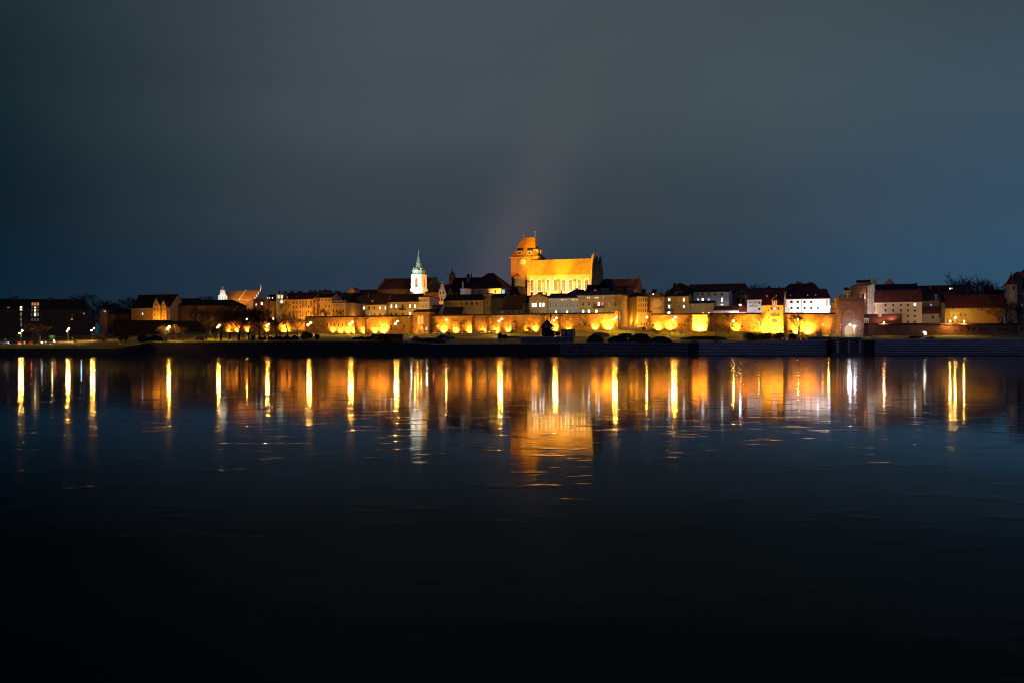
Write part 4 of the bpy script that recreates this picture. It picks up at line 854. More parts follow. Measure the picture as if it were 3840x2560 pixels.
for t_, pw in ((nx0 + 5, 12500), (nx0 + 15, 15000), (nx0 + 26, 19000), (nx0 + 36, 15000)):
    spot(CW(t_, -11, 15.5), CW(t_, 0, 22), pw * 2.0, (1, .60, .24), 120, radius=.5)
spot(CW(nx0 + 12, -58, 24), CW(nx0 + 12, 4, zR - 1), 430000, (1, .50, .03), 34, .5, radius=.6)
spot(CW(nx0 + 32, -58, 24), CW(nx0 + 32, 4, zR - 1), 430000, (1, .50, .03), 34, .5, radius=.6)
spot(CW(nx0 + 22, -70, 24), CW(cx, TO, tz + 2), 400000, (1, .33, .025), 24, .4, radius=.4)
spot(CW(tx0 - 4, -22, 12), CW(cx - 3, TO, tz - 10), 80000, (1, .5, .05), 75, radius=.4)
spot(CW(nx1 + 14, -12, 10), CW(nx1, 8, zE), 1500, (1, .5, .15), 80)

# chapel with tall gable right of the cathedral
fr = Frame(2340, 668, 20); r = fr.root('chapel', 'tall dull orange chapel roof with a steep stepped gable right of the cathedral', 'church')
x0, x1, z0, zr = church_mass(fr, r, (2268, 2386), 1090, 1049, 17, brick, tile_o)
pts = [(-.3, -1)]
for i in range(6): pts += [(8.5 * i / 6, z0 + (zr - z0) * i / 6 + 1.2), (8.5 * (i + .6) / 6, z0 + (zr - z0) * i / 6 + 1.5)]
pts += [(8.1, zr + 2.2), (8.5, zr + 3.6)]; MB().xprism(pts + [(17 - a, b) for a, b in pts[::-1][1:]], x1 - .2, x1 + .7).build('stepped_gable', brick, r)
spot(fr.w(6, -38, 12), fr.w(4, 4, zr - 3), 13000, (1, .36, .05), 90); spot(fr.w(x1 + 12, -8, 14), fr.w(x1, 8, zr - 2), 3000, SOD, 80)

# ------------------------------------------------------------ central row
house('yellow_gabled_house', 'yellow house with a low arched gable and two pairs of lit windows', 1985, 2052, 1117, 543, depth=13, roof='front', ridge=1104, apex=2018, wm=ochre, rm=tile_d, tm=stone, fm=stone_w, bands=(1130, 1157), over=.8,
      wins=[Wn(1121, 11, 7, [2012, 2023], 'dd', 'arch'), Wn(1145, 16, 8, [1998, 2008.5], 'PP'), Wn(1144, 16, 8, [2026.5, 2038], 'PP'), Wn(1172, 11, 8, [1997.5, 2009, 2026.5, 2038])])
house('grey_house', 'long blue-grey house with small attic windows and three yellow ground windows', 2053, 2167, 1119, 540, depth=14, ridge=1103, wm=grey, rm=tin, tm=stone_w, fm=stone_w, bands=(1130, 1157),
      wins=[Wn(1124, 6, 4, [2062, 2069, 2082, 2089, 2106, 2112, 2123, 2130, 2146, 2152.5, 2164.5], 'ddddwwphyyw'), Wn(1145, 16, 8, [2065.5, 2085, 2108.5, 2126.5, 2149.5, 2164.5]), Wn(1171, 13, 8.5, [2065.5, 2085, 2109, 2127, 2150, 2164], 'dyhyhd')],
      chim=[(2026 + 0, 1096, 17, 9, grey), (2048, 1095, 4, 10, brick_d), (2106, 1090, 4, 10, brick_d), (2150, 1094, 13, 10, grey)])
house('yellow_corner_house', 'yellow corner house with two very bright ground windows and a long balcony', 2167, 2326, 1107, 533, depth=16, roof='hip', ridge=1091, hip=.3, wm=ochre, rm=tin, tm=stone, fm=stone, bands=(1113, 1127, 1150), bal=[(2223, 2266, 1155)], over=.9,
      wins=[Wn(1118, 6.5, 4, [2183.5, 2190, 2204.5, 2210.5, 2228, 2235, 2242, 2255, 2261.5, 2282, 2288.5, 2304, 2310.5], 'ddccpccdbdddd'), Wn(1141, 16, 9, [2187, 2208, 2230, 2246, 2259, 2286, 2308], 'dddPrhd'), Wn(1169, 14, 9, [2187.5, 2208.5, 2236.5, 2256], 'wCYh'), Wn(1168, 14, 9, [2285, 2307], 'dd')],
      chim=[(2234, 1085, 8, 6, grey), (2262, 1083, 12, 12, grey), (2276, 1082, 10, 12, grey)])
for px, pw, c in ((2000, 170, (1, .7, .3)), (2035, 150, (1, .7, .3)), (2065, 190, (.8, .95, 1)), (2110, 150, (.8, .95, 1)), (2150, 120, (.9, .95, .8)), (2190, 160, (1, .75, .35)), (2230, 170, (1, .75, .35)), (2280, 150, (1, .7, .3)), (2318, 200, (1, .6, .2))):
    facelight(px, 1158, 527 if px > 2050 else 533, pw * 1.5, c, 1.0)
house('brick_gable_house', 'steep dark red gable beside the yellow corner house', 2300, 2352, 1106, 560, depth=20, roof='gable', ridge=1076, wm=brick, rm=tile, chim=[(2330, 1070, 6)])
house('black_roof_house', 'black stepped rooftops in front of the cathedral choir', 2228, 2300, 1092, 590, depth=16, roof='hip', ridge=1048, hip=.3, wm=greyd, rm=slate, cat='building', chim=[(2276, 1046, 8, 4, brick_d), (2288, 1060, 6, 8, brick_d), (2262, 1078, 8, 3, grey)])
house('dark_red_roof_house', 'dark red roof edge below the cathedral windows, right half', 2196, 2262, 1102, 592, depth=10, ridge=1071, wm=greyd, rm=tile_d, cat='house', chim=[(2205, 1068, 6)])
house('dark_red_roof_house', 'low dark red roof below the middle cathedral windows', 2122, 2200, 1106, 588, depth=10, roof='hip', ridge=1087, hip=.3, wm=greyd, rm=tile_d, cat='house', chim=[(2162, 1082, 8)])
house('dark_roof_house', 'low black roof with chimneys below the left cathedral windows', 1905, 2040, 1124, 585, depth=10, ridge=1111, wm=greyd, rm=slate, cat='house', chim=[(1994, 1097, 6), (1972, 1105, 5), (1930, 1106, 8)])
house('black_stepped_house', 'small black gabled house left of the cathedral foot', 1898, 1944, 1100, 600, depth=12, roof='front', ridge=1074, apex=1939, wm=greyd, rm=slate, cat='house', wins=[Wn(1092, 16, 10, [1888 + 18], 'k')])
house('blue_lit_house', 'small dark house with a blue lit window left of the cathedral foot', 1880, 1899, 1078, 596, depth=10, roof='flat', wm=beige, rm=slate, cat='house', wins=[Wn(1096, 20, 12, [1888], 'b')]); facelight(1905, 1102, 590, 30)
# street fronts going up the lane
house('lane_house', 'tall narrow ornate yellow front, first on the climbing lane', 2352, 2376, 1080, 556, th=-28, depth=14, roof='flat', wm=ochre, rm=tile_d, tm=stone, bands=(1108, 1136, 1164), wins=[Wn(y, 13, 4, [2359, 2366, 2372]) for y in (1094, 1122, 1150, 1176)] + [Wn(1206, 18, 5, [2360, 2370], 'yd')], fm=stone, bars=False, cat='house')
house('lane_house', 'middle yellow front on the lane with arched upper windows and a shop doorway', 2376, 2390, 1112, 548, th=-10, depth=14, roof='flat', wm=ochre, rm=tile_d, tm=stone, bands=(1144,), wins=[Wn(1128, 14, 3.5, [2380, 2386], 'dd', 'arch'), Wn(1158, 14, 3.5, [2380, 2386]), Wn(1206, 18, 6, [2382], 'k')], fm=stone, bars=False, cat='house')
house('lane_house', 'broad plain bright yellow house at the right side of the climbing lane', 2390, 2430, 1112, 540, th=-20, depth=14, roof='hip', ridge=1098, wm=ochre, rm=tile_d, tm=stone, bands=(1176,),
      wins=[Wn(y, 12, 2.5, [2396, 2404, 2412, 2420, 2427]) for y in (1126, 1146, 1165)] + [Wn(1216, 8, 5, [2404, 2416, 2425])], fm=frame_b, bars=False, cat='house')
LANT = []
for px, D_, pw in ((2360, 544, 700), (2380, 538, 900), (2404, 532, 1100), (2420, 530, 900)): facelight(px, 1206, D_, pw, SODY)
lproto = None
def lantern(px, py, D, label, power=1500, col=SODY, mt=lamp_y):
    global lproto
    if lproto is None:
        r = thing('wall_lantern', label, 'lamp'); MB().box(-.05, .05, 0, 1.6, .45, .55).tube((0, 0, .2), (0, 0, .5), .04, .04).build('bracket', metal_d, r)
        MB().ball((0, 0, 0), .36).build('globe', mt, r); lproto = r
    else: r = copy_tree(lproto)
    r.location = (xw(px, D), D, zpx(py, D)); r['label'] = label; r['group'] = 'wall lanterns on house fronts'
    if mt is not lamp_y:
        for c in r.children:
            if c.name.startswith('globe'):
                c.data = c.data.copy(); c.data.materials[0] = mt
    point(r.location, power, col, .42); return r
lantern(2368, 1190, 549, 'blazing wall lantern low on the tall ornate lane house', 4500)
lantern(2396, 1189, 540, 'blazing wall lantern in the middle of the three on the lane', 5500)
lantern(2426, 1190, 532, 'blazing wall lantern nearest the brick pier right of the lane', 6000)
lantern(926, 1196, 594, 'orange wall lantern among the bare trees at the far left of the old town', 800, SOD)
lantern(1025, 1195, 594, 'orange wall lantern above the trees left of the floodlit tenement', 800, SOD)
lantern(3720, 1172, 520, 'orange lantern by the big dark tree at the far right', 1300, (1, .4, .08))
lantern(3748, 1183, 519, 'small white lantern by the big dark tree trunk', 150, COOL, mat('lamp_white_dim', emit=(.75, .9, 1), es=10))

# ------------------------------------------------------------ row right of the lane
house('medallion_house', 'ochre house end wall with a large round painted medallion', 2440, 2490, 1116, 532, depth=12, roof='flat', wm=ochre, rm=slate, chim=[(2488, 1100, 8, 6, cream)])
fr_ = Frame(2465, 532, 20); m_ = bpy.data.objects.new('x', None)
rr = [o for o in bpy.data.objects if o.name.startswith('medallion_house')][0]
t_, z_ = fr_.at(2464, 1138); ro_ = 16 * 532 / F
c_ = [(t_ + ro_ * math.cos(2 * math.pi * i / 24), z_ + ro_ * math.sin(2 * math.pi * i / 24)) for i in range(24)]
bpy.data.objects.remove(m_)
MB().box(t_ - ro_ * 1.3, t_ + ro_ * 1.3, -.06, -.002, z_ - ro_ * 1.5, z_ + ro_ * 1.35).build('panel', brick, rr); MB().prism(c_, -.14, -.062).build('medallion', cream, rr)
house('balcony_house', 'ochre house with stacked balconies and cool lit windows right of the medallion', 2491, 2582, 1112, 531, depth=12, ridge=1104, wm=ochre, rm=slate, bal=[(2492, 2520, 1137), (2492, 2526, 1166)], fm=stone,
      wins=[Wn(1125, 13, 8, [2510], 'P'), Wn(1125, 13, 7, [2547], 'h'), Wn(1125, 13, 8, [2564.5], 'P'), Wn(1151, 15, 8, [2510], 'c'), Wn(1150, 12, 7, [2547]), Wn(1151, 13, 8, [2564.5], 'c'), Wn(1174, 9, 11, [2508.5], 'C'), Wn(1175, 6, 7, [2547, 2565], 'hh')],
      chim=[(2533, 1100, 7, 4, cream), (2546, 1094, 22, 9, grey)])
house('dark_gable_house', 'black broad gabled roof with twin chimneys behind the balcony house', 2498, 2616, 1098, 580, depth=20, roof='front', ridge=1063, apex=2549, wm=greyd, rm=slate, chim=[(2527, 1063, 5, 3, brick_d), (2533, 1063, 5, 3, brick_d)])
house('red_roof_hall', 'long dark red roof on the skyline right of the black gable', 2562, 2802, 1096, 610, depth=22, roof='hip', ridge=1066, hip=.06, wm=greyd, rm=tile, cat='building')
house('low_beige_house', 'lower beige house with four slim windows behind the brick wall', 2583, 2678, 1138, 528, depth=9, ridge=1131, wm=beige, rm=slate, tm=beige, fm=stone,
      wins=[Wn(1149, 13, 6, [2598, 2616, 2637, 2657.5], 'hhhh'), Wn(1174, 7, 6, [2615, 2637, 2658], 'dyw')], chim=[(2626, 1122, 6, 2, cream)])
house('grey_white_house', 'grey-white house with teal lit windows and a tall lit window at its right end', 2600, 2734, 1096, 548, depth=12, ridge=1089, wm=white, rm=slate, fm=frame_d,
      wins=[Wn(1105, 8, 6, [2617, 2635, 2658, 2682.5, 2707.5]), Wn(1124, 11, 9, [2608, 2617.5, 2635.5, 2657.5], 'kbCb'), Wn(1125, 15, 7, [2708], 'P'), Wn(1143, 6, 10, [2707], 'Y'), Wn(1155, 14, 10, [2707])], chim=[(2663, 1089, 20, 4, grey)])
house('dark_house', 'dark house with a rounded gable and unlit tall windows left of the hotel', 2744, 2834, 1104, 562, depth=12, roof='front', ridge=1087, apex=2780, wm=beige, rm=slate, wins=[Wn(1127, 17, 9, [2768, 2789]), Wn(1102, 9, 9, [2772, 2788], 'dd', 'arch')])
house('low_white_house', 'low white lit house front just behind the brick wall left of the hotel', 2676, 2770, 1164, 522, depth=8, ridge=1150, wm=white, rm=tile, tm=stone_w)
house('red_roof_house', 'little house with a bright red steep roof and a white dormer beside the hotel', 2768, 2806, 1170, 520, depth=10, ridge=1142, wm=white, rm=mat('tile_bright', (.42, .10, .05), .8, .2, .5), dorm=[(2783, 1168, 14, 9, 'd')])
for px, py, pw, c in ((2466, 1160, 150, (1, .65, .22)), (2510, 1160, 110, (1, .65, .22)), (2560, 1160, 170, (1, .65, .22)), (2610, 1160, 130, (1, .72, .4)), (2655, 1160, 130, (1, .72, .4)), (2715, 1150, 330, (1, .86, .8)), (2750, 1158, 500, (1, .82, .7)), (2775, 1150, 260, (1, .4, .2))):
    facelight(px, py, 519 if px != 2715 else 538, pw * 1.2, c, .6)
lantern(2776, 1145, 516, 'white lantern above the bright red roof left of the hotel', 420, (1, .88, .85), lamp_w)

# hotel, granary and second hotel range share one long plum roof behind
def sign_text(txt, fr, px, py, hpx, par, mt=metal_d, vert=False, name='lettering', bold=.02):
    c = bpy.data.curves.new(name, 'FONT'); c.body = '\n'.join(txt) if vert else txt; c.size = hpx * fr.D / F * 1.35; c.extrude = .04; c.offset = bold; c.align_x = 'CENTER'; c.align_y = 'CENTER'
    if vert: c.space_line = .82
    o = bpy.data.objects.new(name, c); sc.collection.objects.link(o); dg = bpy.context.evaluated_depsgraph_get()
    me = bpy.data.meshes.new_from_object(o.evaluated_get(dg)); sc.collection.objects.unlink(o); bpy.data.objects.remove(o)
    ob = bpy.data.objects.new(name, me); me.materials.clear(); me.materials.append(mt); sc.collection.objects.link(ob); ob.parent = par
    t, z = fr.at(px, py); ob.location = (t, -.08, z); ob.rotation_euler = (rad(90), 0, 0); return ob
hr, hf, _ = house('hotel', 'white hotel front with lettering beside a black roof, left of the granary', 2802, 2856, 1124, 516, depth=14, ridge=1100, wm=white, rm=tile_p, tm=stone_w, cat='hotel', wins=[Wn(1136, 8, 7, [2847.5], 'd', 'arch'), Wn(1160, 9, 8, [2847.5], 'd', 'arch')])
sign_text('HOTEL', hf, 2826, 1135, 8, hr, frame_b); sign_text('* * *', hf, 2826, 1143, 4, hr, frame_b); sign_text('SPICHRZ', hf, 2826, 1149, 6, hr, frame_b)
q = MB(); a_, z_ = hf.at(2816, 1172); b_, z2 = hf.at(2840, 1163); q.tube((a_, -1.2, z_), (b_, -1.2, z2), .07, .07)
for i in range(6): q.tube((a_ + (b_ - a_) * i / 5, -1.2, z_ + (z2 - z_) * i / 5 - 1.1), (a_ + (b_ - a_) * i / 5, -1.2, z_ + (z2 - z_) * i / 5), .05, .05)
q.box(a_, b_, -1.4, 0, z_ - 1.3, z_ - 1.1).build('stair_railing', metal_d, hr)
gr, gf, (ga, gb_, gze, gzr) = house('granary', 'old granary with a yellow floodlit front, hoist dormer and arched brick openings', 2856, 2937, 1144, 498, depth=17, ridge=1086, wm=ochre, rm=tile_p, tm=stone, cat='granary', fm=brick_d,
      wins=[Wn(1158, 13, 15, [2905.5], 'b', 'seg'), Wn(1181, 13, 15, [2905.5], 'h', 'seg'), Wn(1204, 13, 16, [2905], 'h', 'seg'), Wn(1158, 10, 7, [2893, 2919], 'dd', 'arch'), Wn(1181, 10, 7, [2893, 2919], 'hd', 'arch'), Wn(1230, 6, 4, [2884, 2903.5]), Wn(1165, 6, 2, [2882]), Wn(1192, 6, 2, [2882])],
      dorm=[(2876, 1110, 4, 6, 'b'), (2911, 1110, 4, 6, 'b')])
t0, zt = gf.at(2896, 1128); t1, zb_ = gf.at(2914, 1146)
hd = MB().box(t0, t1, -.9, 4, zb_, zt).build('hoist_dormer', cream, gr)
MB().prism([(t0 - .6, zt), ((t0 + t1) / 2, zt + 1.5), (t1 + .6, zt), (t1 + .6, zt + .2), ((t0 + t1) / 2, zt + 1.8), (t0 - .6, zt + .2)], -1.5, 4).build('hoist_roof', tile_p, hd)
window(hd, (t0 + t1) / 2, (zb_ + zt) / 2, 1.2, 1.5, 'rect', 'b', frame_d, yb=-.91)
q = MB()
for t_ in (t0, (t0 * 2 + t1) / 3, (t0 + 2 * t1) / 3, t1): q.box(t_ - .07, t_ + .07, -.97, -.902, zb_, zt)
q.build('timber_frame', frame_d, hd)
h2, hf2, _ = house('hotel', 'long white hotel range with two rows of arched windows and vertical lettering', 2941, 3111, 1121, 514, depth=17, roof='hip', ridge=1085, hip=.08, wm=white, rm=tile_p, tm=stone_w, cat='hotel', fm=frame_d,
      wins=[Wn(1133, 9, 8, [2945, 2968, 2992, 3017, 3042], 'ddddd', 'arch'), Wn(1132, 11, 10, [3067], 'W', 'arch'), Wn(1156, 9, 8, [2968, 2992, 3017, 3042, 3067], 'ddddh', 'arch')],
      dorm=[(2938, 1110, 4, 6, 'b'), (2964, 1110, 4, 6, 'b'), (2992, 1110, 4, 6, 'k'), (3029, 1108, 4, 6, 'b'), (3059, 1108, 4, 6, 'b')])
sign_text('HOTEL', hf2, 3100, 1140, 5.6, h2, black, True)
t_, z_ = hf2.at(3006, 1140); MB().box(t_ - .2, t_ + .2, -.25, -.002, hf2.at(3006, 1172)[1], hf2.at(3006, 1123)[1]).build('downpipe', metal_g, h2)
house('upper_roof_house', 'higher plum roof with chimney pots rising behind the hotel range', 2936, 3072, 1088, 540, depth=18, roof='hip', ridge=1064, hip=.16, wm=brick_p, rm=tile_p, cat='house', chim=[(2990, 1056, 6, 5, brick_p), (2998, 1060, 12, 8, brick_p), (3040, 1060, 14, 9, brick_p)])
house('long_roof_house', 'long plum roof stretching left behind the granary', 2796, 2945, 1104, 536, depth=16, ridge=1083, wm=brick_p, rm=tile_p, cat='house', chim=[(2884, 1074, 10, 8, brick_d), (2922, 1075, 4, 8, brick_d)])
for px, pw in ((2826, 850),): facelight(px, 1150, 507, pw * 1.5, WHT, .5)
for px, pw in ((2962, 800), (2992, 900), (3022, 950), (3052, 950), (3082, 900), (3106, 600)): facelight(px, 1158, 504.5, pw * 1.5, WHT, .5)
floodlight(2868, 3000, D=497, d=4, h=6, ang=140); floodlight(2925, 2200, D=497, d=4, h=6, ang=140); facelight(2900, 1175, 488, 1300, SODY)
house('yellow_house', 'narrow yellow house glimpsed between the hotel and the battlemented gate', 3118, 3142, 1134, 524, depth=12, roof='flat', wm=ochre, rm=slate, wins=[Wn(1160, 9, 4, [3122, 3132])]); facelight(3128, 1166, 514, 700, SODY)
lantern(3112, 1150, 498, 'small blue-white lantern at the right corner of the white hotel', 60, (.4, .6, 1), mat('lamp_blue', emit=(.35, .55, 1), es=8))

# ------------------------------------------------------------ battlemented gate
fr = Frame(3190, WD(3190) - 2.5, 14); r = fr.root('town_gate', 'battlemented brick town gate with a tall pointed recess and glowing white passage', 'gate')
x0, zt = fr.at(3147, 1120); x1, _ = fr.at(3240, 1120); zt = fr.at(3190, 1118)[1]
g0, gz1 = fr.at(3168, 1216); g1, _ = fr.at(3207, 1216); gm = (g0 + g1) / 2; o_ = outline('point', g1 - g0, gz1 + 2); op = [(gm + a, b + gz1 / 2 - 1) for a, b in o_]
m = MB().box(x0, g0, 0, 9, -2.5, zt).box(g1, x1, 0, 9, -2.5, zt).prism([(g1, zt), (g0, zt)] + sorted(op[2:], key=lambda q: q[0]), .6, 9)
# front skin around the tall recess
h0, hz = fr.at(3164, 1166); h1, _ = fr.at(3205, 1166); hm = (h0 + h1) / 2; oh = [(hm + a, b + hz / 2 - 1.2) for a, b in outline('point', h1 - h0, hz + 2.4)]
m.prism([(g1, zt), (g0, zt)] + sorted([q for q in oh[2:]], key=lambda q: q[0]), 0, .62)
body = m.build('gatehouse', brick_p, r)
MB().ring([(hm + (a - hm) * 1.07, b * 1.02 + .1) for a, b in oh], oh, -.12, .01).build('recess_arch', stone, r)
q = MB(); n = 6; stp = (x1 - x0) / (n * 2 - 1)
for i in range(n): q.box(x0 + i * 2 * stp, x0 + (i * 2 + 1) * stp, -.5, .4, zt, zt + 1.9)
q.box(x0 - .2, x1 + .2, -.5, .4, zt - 1.6, zt).build('battlements', brick_p, r)
q = MB(); [q.box(x0 + i * stp / 2, x0 + i * stp / 2 + .25, -.42, -.01, fr.at(3190, 1137)[1], fr.at(3190, 1137)[1] + .5) for i in range(22)]
q.build('corbel_frieze', stone, r)
for x in (3165, 3203): window(r, fr.at(x, 1160)[0], fr.at(x, 1160)[1], .7, 1.4, 'arch', 'd', stone, bars=False)
window(r, fr.at(3190, 1193)[0], fr.at(3190, 1193)[1], .7, 1.4, 'arch', 'k', stone, yb=.6, bars=False)
MB().ring([(gm + (a - gm) * 1.12, b + .2) for a, b in op], op, .48, .595).build('passage_arch', stone_w, r)
tt = fr.at(3144, 1130)[0]
tr_ = MB().lathe([(1.35, -2.5), (1.35, fr.at(3144, 1146)[1]), (1.75, fr.at(3144, 1140)[1]), (1.75, fr.at(3144, 1116)[1])], (tt, .6), 8).build('corner_turret', brick, r)
q = MB()
for i in range(4): q.box(tt - 1.5 + 2.2 * (i % 2), tt - .7 + 2.2 * (i % 2), -.9 + 2.2 * (i // 2), -.1 + 2.2 * (i // 2), fr.at(3144, 1116)[1], fr.at(3144, 1109)[1])
q.build('merlon', brick, tr_)
MB().box(g0 - 2, g1 + 2, 14, 14.3, -2, gz1 + 3).build('passage_back', cream, r)
point(fr.w(gm + .6, 3, 3.4), 500, (.8, .92, 1), .3); point(fr.w(gm, 9, 3.2), 600, (1, .85, .6), .3); point(fr.w(tt - 5, -4, 3), 900, SODY); spot(fr.w(hm - 3, -20, 5), fr.w(hm, 0, 9), 9000, (1, .52, .30), 70, 1, .6)  # the warm spot is added to brighten the gatehouse; no floodlight stands there
for px, py, lab, mt, pw in ((3187, 1217, 'brilliant white lamp under the crown of the gate passage', lamp_w, 260), (3205, 1224, 'white lamp at the right cheek of the gate passage', lamp_w, 140)):
    D_ = WD(px) - 5; rr = thing('gate_lamp', lab, 'lamp', (xw(px, D_), D_, zpx(py, D_)), group='lamps of the gate passage')
    MB().ball((0, 0, 0), .3).build('globe', mt, rr); MB().tube((0, 0, .2), (0, 2.2, .5), .04, .04).build('bracket', metal_d, rr); point(rr.location, pw, COOL, .36)
def sign(px, py, wpx, hpx, label, faces, post=True, base=None, cat='sign', name='road_sign', D=None, posts=1, round_=False):
    D = D or hit(px, base); g_ = gp(px, D); z = zpx(py, D) - g_[2]; w, h = wpx * D / F / 2, hpx * D / F / 2
    r = thing(name, label, cat, g_)
    q = MB()
    for i in range(posts):
        xx = 0 if posts == 1 else -w * .85 + 1.7 * w * i / (posts - 1); q.tube((xx, .06, -.2), (xx, .06, z + h * .8), .06, .06, 6)
    q.build('post', metal_g, r)
    if round_: MB().prism([(w * math.cos(2 * math.pi * i / 14), z + h * math.sin(2 * math.pi * i / 14)) for i in range(14)], -.06, 0).build('board', faces[0], r)
    else: MB().box(-w, w, -.06, 0, z - h, z + h).build('board', faces[0], r)
    return r, w, h, z
def disc_sign(px, base, items, label, h=8):
    D = hit(px, base); g_ = gp(px, D); r = thing('road_sign', label, 'sign', g_); q = MB(); zt = zpx(min(i[0] for i in items) - 5, D) - g_[2]
    MB().tube((0, .06, -.2), (0, .06, zt), .05, .05, 6).build('post', metal_g, r)
    for py, rr_, shp, a, b in items:
        z = zpx(py, D) - g_[2]; k = rr_ * D / F; n = dict(o=14, t=3, s=4)[shp]; ro = math.pi / 2 if shp != 's' else math.pi / 4
        o1 = [(k * math.cos(ro + 2 * math.pi * i / n), z + k * math.sin(ro + 2 * math.pi * i / n)) for i in range(n)]; o2 = [(x * .7, z + (zz_ - z) * .7) for x, zz_ in o1]
        bd = MB().prism(o1, -.05, 0).build('sign_plate', a, r); MB().prism(o2, -.07, -.052).build('sign_face', b, bd)
    return r
disc_sign(3151, 1262, [(1219, 4.5, 'o', paint['red'], paint['white']), (1228, 4.5, 'o', paint['red'], paint['white']), (1236, 4, 'o', paint['red'], paint['white'])], 'three round red and white signs stacked left of the gate passage')
point((xw(3151, 470), 486, zpx(1226, 486)), 45, WHT, .1)
disc_sign(1592, 1260, [(1220, 4.5, 't', paint['red'], paint['yellow']), (1228, 4.5, 'o', paint['blue'], paint['white']), (1235, 4.5, 's', paint['yellow'], paint['white'])], 'stack of three traffic signs in front of the gate tower')
disc_sign(1468, 1262, [(1229, 3.5, 't', paint['yellow'], paint['white']), (1235, 3.5, 'o', paint['red'], paint['blue']), (1241, 3.5, 's', paint['red'], paint['white'])], 'warning, round red-blue and square signs on one pole left of the gate tower')
disc_sign(1613, 1262, [(1234, 4, 's', paint['yellow'], paint['white'])], 'yellow diamond priority sign right of the gate tower')
r_, w_, h_, z_ = sign(1599, 1232, 7, 12, 'white information board glowing beside the gate tower arch', [paint['white']], base=1258, name='info_board')
# blue pedestrian sign by the gate
disc_sign(3224, 1262, [(1234, 5, 's', paint['blue'], paint['white'])], 'lit blue and white square sign right of the gate passage'); point((xw(3224, 488), hit(3224, 1262) - 1.5, zpx(1234, 490)), 60, COOL, .1)

# ------------------------------------------------------------ right part of the town
house('beige_tenement', 'tall beige tenement side with stepped rooftops above the gate', 3212, 3262, 1062, 590, depth=16, ridge=1053, wm=beige, rm=tile_d, cat='tenement', chim=[(3262, 1047, 5), (3282, 1046, 14), (3252, 1052, 12)], wins=[Wn(1074, 8, 4, [3203 + 20]), Wn(1090, 8, 4, [3224])])
house('cream_tenement', 'cream tenement front with rows of windows rising left above the gate', 3164, 3212, 1090, 575, depth=14, roof='shed', ridge=1075, wm=cream, rm=slate, cat='tenement', fm=frame_b, chim=[(3168, 1083, 5), (3185, 1080, 4), (3196, 1076, 4)], wins=[Wn(y, 9, 3.5, [3173, 3181, 3189, 3197, 3205], 'ddddd') for y in (1098, 1113)])
house('plum_roof_house', 'small plum roofed house between the gate and the striped gable', 3219, 3251, 1104, 545, depth=10, ridge=1090, wm=cream, rm=tile_p, chim=[(3241, 1104, 5)])
for px, py, D_, pw, c in ((3185, 1112, 562, 700, (1, .72, .4)), (3232, 1085, 576, 700, (1, .6, .3)), (3235, 1120, 536, 350, (1, .75, .45)), (3150, 1112, 560, 200, (1, .7, .4))): facelight(px, py, D_, pw, c)
# striped gothic gable
fr = Frame(3268, 536, -20); r = fr.root('striped_gable_house', 'narrow pink and white banded gothic gable wall lit from below', 'house')
x0, z0 = fr.at(3252, 1070); x1, _ = fr.at(3281, 1070); q_ = lambda y: fr.at(3268, y)[1]
MB().prism([(x0, -1), (x1, -1), (x1, q_(1062)), (x1 - 1, q_(1062)), (x0 + .6, q_(1070)), (x0, q_(1070))], 0, 14).build('wall', brick_p, r)
for i in range(4): MB().box(x0 + .4 + i * (x1 - x0 - .6) / 4, x0 + 1 + i * (x1 - x0 - .6) / 4, -.35, -.002, -1, q_(1072 - i * 2)).build('lesene', stone_w, r)
for y in (1088, 1104, 1125, 1146): MB().box(x0, x1, -.2, -.003, q_(y) - .3, q_(y) + .3).build('string_course', stone_w, r)
for x in (3259, 3272): window(r, fr.at(x, 1080)[0], q_(1080), 1.0, 2.2, 'point', 'd', stone_w, bars=False)
facelight(3266, 1165, 526, 1100, (1, .74, .66)); facelight(3262, 1120, 524, 420, (1, .74, .66))
house('blue_roof_house', 'blue-black slate roof of a long house behind the cream granary', 3276, 3440, 1092, 560, depth=16, ridge=1068, wm=greyd, rm=slate_b, chim=[(3304, 1085, 4, 2, cream), (3428, 1064, 5, 8, brick_p), (3437, 1062, 5, 8, brick_p)])
house('red_gabled_house', 'small pinkish gable peeking above the blue slate roof', 3318, 3352, 1067, 600, depth=10, roof='front', ridge=1048, wm=brick_p, rm=tile_p); facelight(3330, 1066, 590, 200, (1, .7, .6))
cg, cf, _ = house('granary', 'big cream granary with four rows of small arched windows and a red roof', 3279, 3457, 1133, 527, depth=15, ridge=1090, wm=cream, rm=tile, tm=stone_w, cat='granary', fm=frame_b,
      wins=[Wn(1145, 9, 7.5, [3320.5, 3349.5, 3379, 3405], 'dddd', 'arch'), Wn(1143, 11, 9, [3431], 'W', 'arch'), Wn(1165, 9, 7.5, [3320.5, 3349.5, 3379, 3405, 3431], 'ddddd', 'arch'), Wn(1185, 9, 7.5, [3379, 3405, 3431], 'ddd', 'arch'), Wn(1207, 10, 7.5, [3405, 3431], 'dd', 'arch')],
      dorm=[(3329, 1121, 5, 6, 'b'), (3359, 1121, 5, 6, 'b'), (3416, 1120, 5, 6, 'y')])
for px, py, pw in ((3300, 1165, 500), (3345, 1165, 500), (3400, 1170, 550), (3440, 1170, 500), (3420, 1205, 300)): facelight(px, py, 511, pw * .42, (1, .72, .5), .8)
house('low_wing', 'low wing with a red tiled roof directly behind the rose brick wall', 3236, 3382, 1217, 512, depth=9, ridge=1180, wm=brick_p, rm=tile, chim=[(3300, 1169, 11, 4, cream), (3376, 1176, 4, 6, brick_p)])
fr = Frame(3247, 508, 20); rr = [o for o in bpy.data.objects if o.name.startswith('low_wing')][0]
